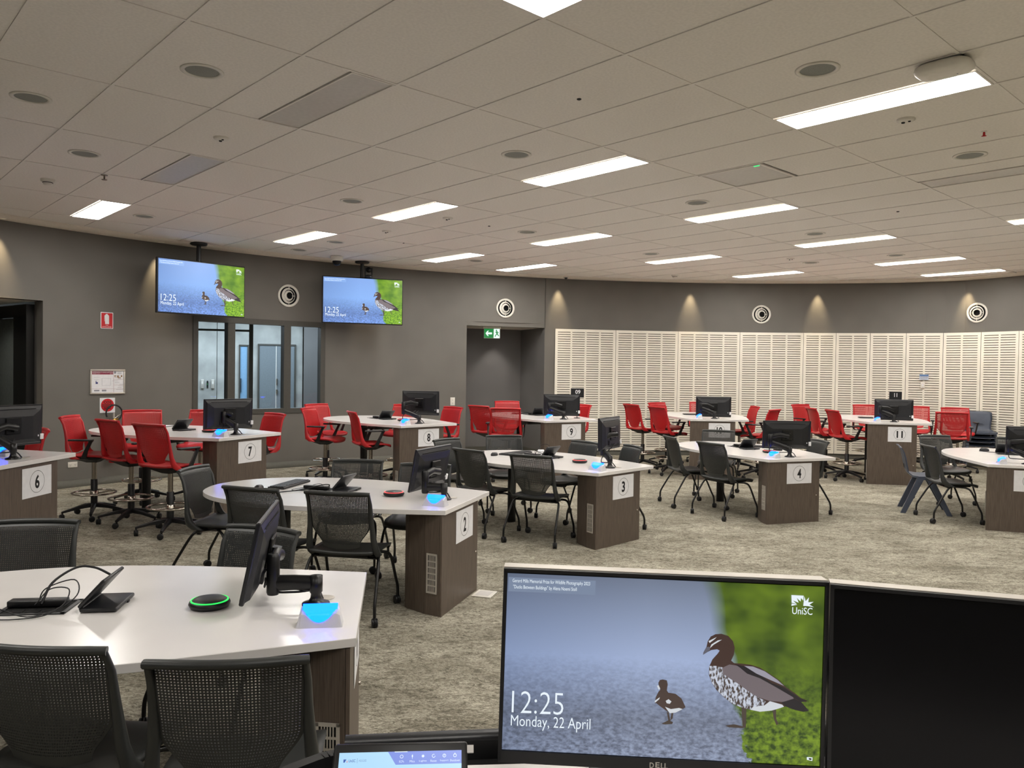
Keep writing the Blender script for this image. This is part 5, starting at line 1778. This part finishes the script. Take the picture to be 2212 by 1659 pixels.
# exit sign
t = thing('exit_sign', 'green exit sign with arrow and running figure in the recess', 'sign', TR(-.40, 15.2, 2.265, 0.06))
MB().box((0, .012, .094), (.31, .02, .19)).build('housing', MT['offwhite'], t)
MB().box((-.06, 0, .094), (.18, .004, .178)).build('green_field', MT['exitgreen'], t)
MB().box((.092, 0, .094), (.112, .004, .178)).build('white_field', MT['exitwhite'], t)
mb = MB()
ar = [(-.125, .094), (-.085, .145), (-.06, .145), (-.085, .112), (-.0, .112), (-.0, .076), (-.085, .076), (-.06, .043), (-.085, .043)]
mb.poly([(x, -.003, z) for x, z in ar])
mb.build('arrow', MT['exitwhite'], t)
mb = MB()
mb.poly([(.085 + .014 * math.cos(2 * PI * q / 14), -.003, .152 + .014 * math.sin(2 * PI * q / 14)) for q in range(14)])
for seg in (((.088, .135), (.1, .09), .014), ((.1, .09), (.075, .065), .009), ((.075, .065), (.06, .03), .008), ((.1, .09), (.118, .06), .009), ((.118, .06), (.135, .045), .008), ((.088, .13), (.065, .11), .007), ((.092, .125), (.118, .12), .007), ((.118, .12), (.13, .1), .006)):
    (xa, za), (xb, zb), r_ = seg
    dx, dz = xb - xa, zb - za
    ln = math.hypot(dx, dz)
    ox, oz = -dz / ln * r_, dx / ln * r_
    mb.poly([(xa + ox, -.003, za + oz), (xb + ox, -.003, zb + oz), (xb - ox, -.003, zb - oz), (xa - ox, -.003, za - oz)])
mb.build('running_figure', MT['exitgreen'], t)
MB().box((0, .012, .2), (.34, .06, .03)).build('mounting_bar', MT['offwhite'], t)
# floor box
t = thing('floor_box', 'cream floor box lid beside the number 2 cabinet', 'floor box', TR(-.300, 5.683, 0, math.radians(72.6)) @ TR(.15, -.075, 0, 0))
MB().rbox((0, 0, .005), (.17, .15, .008), .003, 1).build('lid', MT['offwhite'], t)
MB().box((0, 0, .0095), (.12, .1, .001)).build('recess', MT['diffoff'], t)

# ================================================================== lectern in the foreground
t = thing('lectern', 'white topped lectern with black rim at the bottom of the picture', 'lectern')
desk = [(-.04, .72), (1.25, .62), (1.25, 1.50), (.21, 1.445), (-.14, 1.417), (-.14, 1.37), (-.04, 1.34)]
MB().prism(desk, .925, .95).build('desktop', MT['white'], t)
MB().prism([(-.53, .72), (-.045, .72), (-.045, 1.335), (-.145, 1.365), (-.145, 1.41), (-.27, 1.425), (-.34, 1.395), (-.42, 1.3), (-.485, 1.12), (-.52, .9)], .87, .90).build('side_console', MT['black'], t)
mb = MB()
rim = [(q.x, q.y) for q in spline([(-.262, 1.418, 0), (-.30, 1.408, 0), (-.345, 1.38, 0), (-.42, 1.29, 0), (-.485, 1.12, 0), (-.52, .9, 0), (-.53, .72, 0)], 5)]
for (xa, ya), (xb, yb) in zip(rim, rim[1:]):
    dx, dy = xb - xa, yb - ya
    ln = math.hypot(dx, dy)
    ox, oy = -dy / ln * .022, dx / ln * .022
    mb.add([(xa, ya, .85), (xb, yb, .85), (xb + ox, yb + oy, .85), (xa + ox, ya + oy, .85), (xa, ya, .985), (xb, yb, .985), (xb + ox, yb + oy, .985), (xa + ox, ya + oy, .985)], [(0, 3, 2, 1), (4, 5, 6, 7), (0, 1, 5, 4), (1, 2, 6, 5), (2, 3, 7, 6), (3, 0, 4, 7)])
mb.build('side_rim', MT['black'], t)
up = [(-.305, 1.452), (0.0, 1.490), (.4, 1.53), (1.25, 1.60)]
mb = MB()
for (xa, ya), (xb, yb) in zip(up, up[1:]):
    mb.add([(xa, ya, .84), (xb, yb, .84), (xb, yb + .03, .84), (xa, ya + .03, .84), (xa, ya, .965), (xb, yb, .965), (xb, yb + .035, .965), (xa, ya + .035, .965)], [(0, 3, 2, 1), (4, 5, 6, 7), (0, 1, 5, 4), (1, 2, 6, 5), (2, 3, 7, 6), (3, 0, 4, 7)])
mb.build('rear_panel', MT['black'], t)
MB().tube([(x, y + .017, .966) for x, y in up], .013, 8, flat=1.3).build('rear_rail', MT['satin'], t)
MB().prism([(-.14, 1.41), (.21, 1.44), (1.25, 1.5), (1.25, 1.6), (.4, 1.53), (0, 1.49), (-.305, 1.452), (-.27, 1.42)], .91, .93).build('cable_trough', MT['dark'], t)
MB().prism([(-.5, .75), (1.2, .66), (1.2, 1.45), (-.38, 1.3)], 0.0, .865).build('cabinet', MT['wood'], t)


def frame_of(cx, cy_, cz, yaw, tilt, roll):
    ex = Vector((math.cos(yaw), math.sin(yaw), 0))
    nb = Vector((-math.sin(yaw), math.cos(yaw), 0))
    upv = Vector((0, 0, 1)) * math.cos(tilt) + nb * math.sin(tilt)
    e2 = ex * math.cos(roll) + upv * math.sin(roll)
    u2 = -ex * math.sin(roll) + upv * math.cos(roll)
    n2 = u2.cross(e2)
    return Matrix(((e2.x, n2.x, u2.x, cx), (e2.y, n2.y, u2.y, cy_), (e2.z, n2.z, u2.z, cz), (0, 0, 0, 1)))


def desk_monitor(M_, lab, lit):
    t = thing('desk_monitor', lab, 'monitor', M_, 'lectern monitors')
    MB().rbox((0, .022, -.006), (.54, .036, .326), .004, 1).build('housing', MT['black'], t)
    mb = MB()
    for c_, d_ in (((0, .001, .1535), (.54, .008, .006)), ((0, .001, -.159), (.54, .008, .02)), ((-.267, .001, -.006), (.006, .008, .32)), ((.267, .001, -.006), (.006, .008, .32))):
        mb.box(c_, d_)
    mb.build('bezel', MT['black'], t)
    MB().box((0, .02, .1572), (.54, .03, .0015)).build('top_edge', MT['alu'], t)
    sc = MB().box((0, .0035, 0), (.5275, .002, .297)).build('screen', MT['screen_off'], t)
    if lit:
        picture(sc, .527, .2965, PM_MON, .0)
    mb = MB()
    add_text(mb, 'D', -.016, -.009, -.1645, -.1555, -.0035, 0, .02)
    add_text(mb, 'E', -.0065, .0005, -.1635, -.1545, -.0035, 0, .02)
    add_text(mb, 'LL', .0025, .014, -.1645, -.1555, -.0035, 0, .02)
    mb.build('logo', MT['alu'], t)
    return t


m1 = desk_monitor(frame_of(.2575, 1.306, 1.1768, math.radians(-2.44), math.radians(1.64), math.radians(-1.06)), 'lectern monitor showing two ducks in the foreground', True)
MB().rbox((0, .06, -.115), (.06, .03, .2), .008).build('stand_neck', MT['blackmetal'], m1)
MB().rbox((0, .05, -.216), (.22, .14, .008), .003).build('stand_base', MT['blackmetal'], m1)
a2 = math.radians(-17.2)
c2 = (.53 + .269 * math.cos(a2), 1.288 + .269 * math.sin(a2))
m2 = desk_monitor(frame_of(c2[0], c2[1], 1.170, a2, math.radians(1.6), 0), 'dark lectern monitor cut off by the right edge', False)
MB().rbox((0, .06, -.115), (.06, .03, .2), .008).build('stand_neck', MT['blackmetal'], m2)
MB().rbox((0, .05, -.21), (.22, .14, .008), .003).build('stand_base', MT['blackmetal'], m2)
t = thing('monitor_post', 'black post standing between the two lectern monitors', 'post', TR(.555, 1.42, .95))
MB().lathe([(.05, 0), (.05, .01), (.018, .02), (.018, .28), (0, .285)], 20).build('pole', MT['blackmetal'], t)
MB().box((0, 0, .2), (.1, .03, .05)).build('clamp', MT['blackmetal'], t)

# touch panel on the lectern
Mt = frame_of(-.174, 1.262, .984, math.radians(4.5), math.radians(40), 0) @ Matrix.Scale(.85, 4)
t = thing('control_panel', 'lit touch control panel on the lectern', 'touch panel', Mt)
MB().rbox((0, .014, 0), (.262, .026, .185), .006, 2).build('housing', MT['black'], t)
sc = MB().box((0, .0005, -.003), (.238, .001, .155)).build('screen', emit('panel_light_blue', (172, 218, 250), 1.0), t)
mb = MB()
H2 = .0745
mb.poly([(-.025, -.0006, H2), (.119, -.0006, H2), (.119, -.0006, H2 - .024), (-.009, -.0006, H2 - .024)], None, 0)
mb.poly([(-.012, -.0008, H2), (.013, -.0008, H2), (.013, -.0008, H2 - .0015), (-.012, -.0008, H2 - .0015)], None, 1)
for q, txt in enumerate(('SCPs', 'Mics', 'Lights', 'Reset', 'Support', 'Shutdown')):
    cx = .002 + q * .0208
    add_text(mb, txt, cx - .0012 * len(txt), cx + .0012 * len(txt), H2 - .0205, H2 - .0165, -.001, 1)
    if q in (0, 3, 4, 5):
        n = 20
        vs = [(cx + r_ * math.cos(2 * PI * k / n), -.001, H2 - .0095 + r_ * math.sin(2 * PI * k / n)) for r_ in (.0024, .0034) for k in range(n)]
        gap = 3 if q in (3,) else 0
        mb.add(vs, [(k, (k + 1) % n, (k + 1) % n + n, k + n) for k in range(gap, n)], False, None, 1)
        if q == 5:
            mb.box((cx, -.001, H2 - .0065), (.0009, .0002, .004), None, 0, 1)
        if q == 4:
            add_text(mb, '?', cx - .001, cx + .001, H2 - .0115, H2 - .0075, -.0011, 1)
    elif q == 1:
        mb.poly([(cx + .0012 * math.cos(2 * PI * k / 12), -.001, H2 - .009 + .0028 * math.sin(2 * PI * k / 12)) for k in range(12)], None, 1)
        mb.box((cx, -.001, H2 - .0128), (.0007, .0002, .003), None, 0, 1)
    else:
        mb.poly([(cx + (.0035 if k % 2 else .0018) * math.cos(2 * PI * k / 16), -.001, H2 - .0095 + (.0035 if k % 2 else .0018) * math.sin(2 * PI * k / 16)) for k in range(16)], None, 1)
add_text(mb, 'UniSC', -.1, -.087, H2 - .0175, H2 - .0125, -.0006, 2, .01)
mb.poly([(-.11, -.0006, H2 - .0178), (-.11, -.0006, H2 - .0122), (-.1045, -.0006, H2 - .0122), (-.1075, -.0006, H2 - .0178)], None, 2)
mb.poly([(-.1045, -.0006, H2 - .0178), (-.103, -.0006, H2 - .0135), (-.1015, -.0006, H2 - .0178)], None, 4)
mb.box((-.0835, -.0006, H2 - .015), (.0006, .0002, .009), None, 0, 3)
add_text(mb, 'H2.G.02', -.08, -.066, H2 - .017, H2 - .013, -.0006, 3)
add_text(mb, 'Select a source to preview', -.106, -.053, H2 - .0405, H2 - .0345, -.0006, 3)
mb.build('interface', [emit('panel_violet', (112, 136, 222), 1.0), emit('panel_white', (225, 240, 255), 1.0), emit('panel_blue', (40, 80, 170), 1.0), emit('panel_slate', (96, 130, 180), 1.0), emit('panel_pink', (210, 150, 170), 1.0)], t)
MB().box((.136, .008, .078), (.014, .006, .014)).build('side_clip', MT['diffoff'], t)
MB().box((0, .045, -.02), (.12, .04, .05)).build('cradle', MT['black'], t)
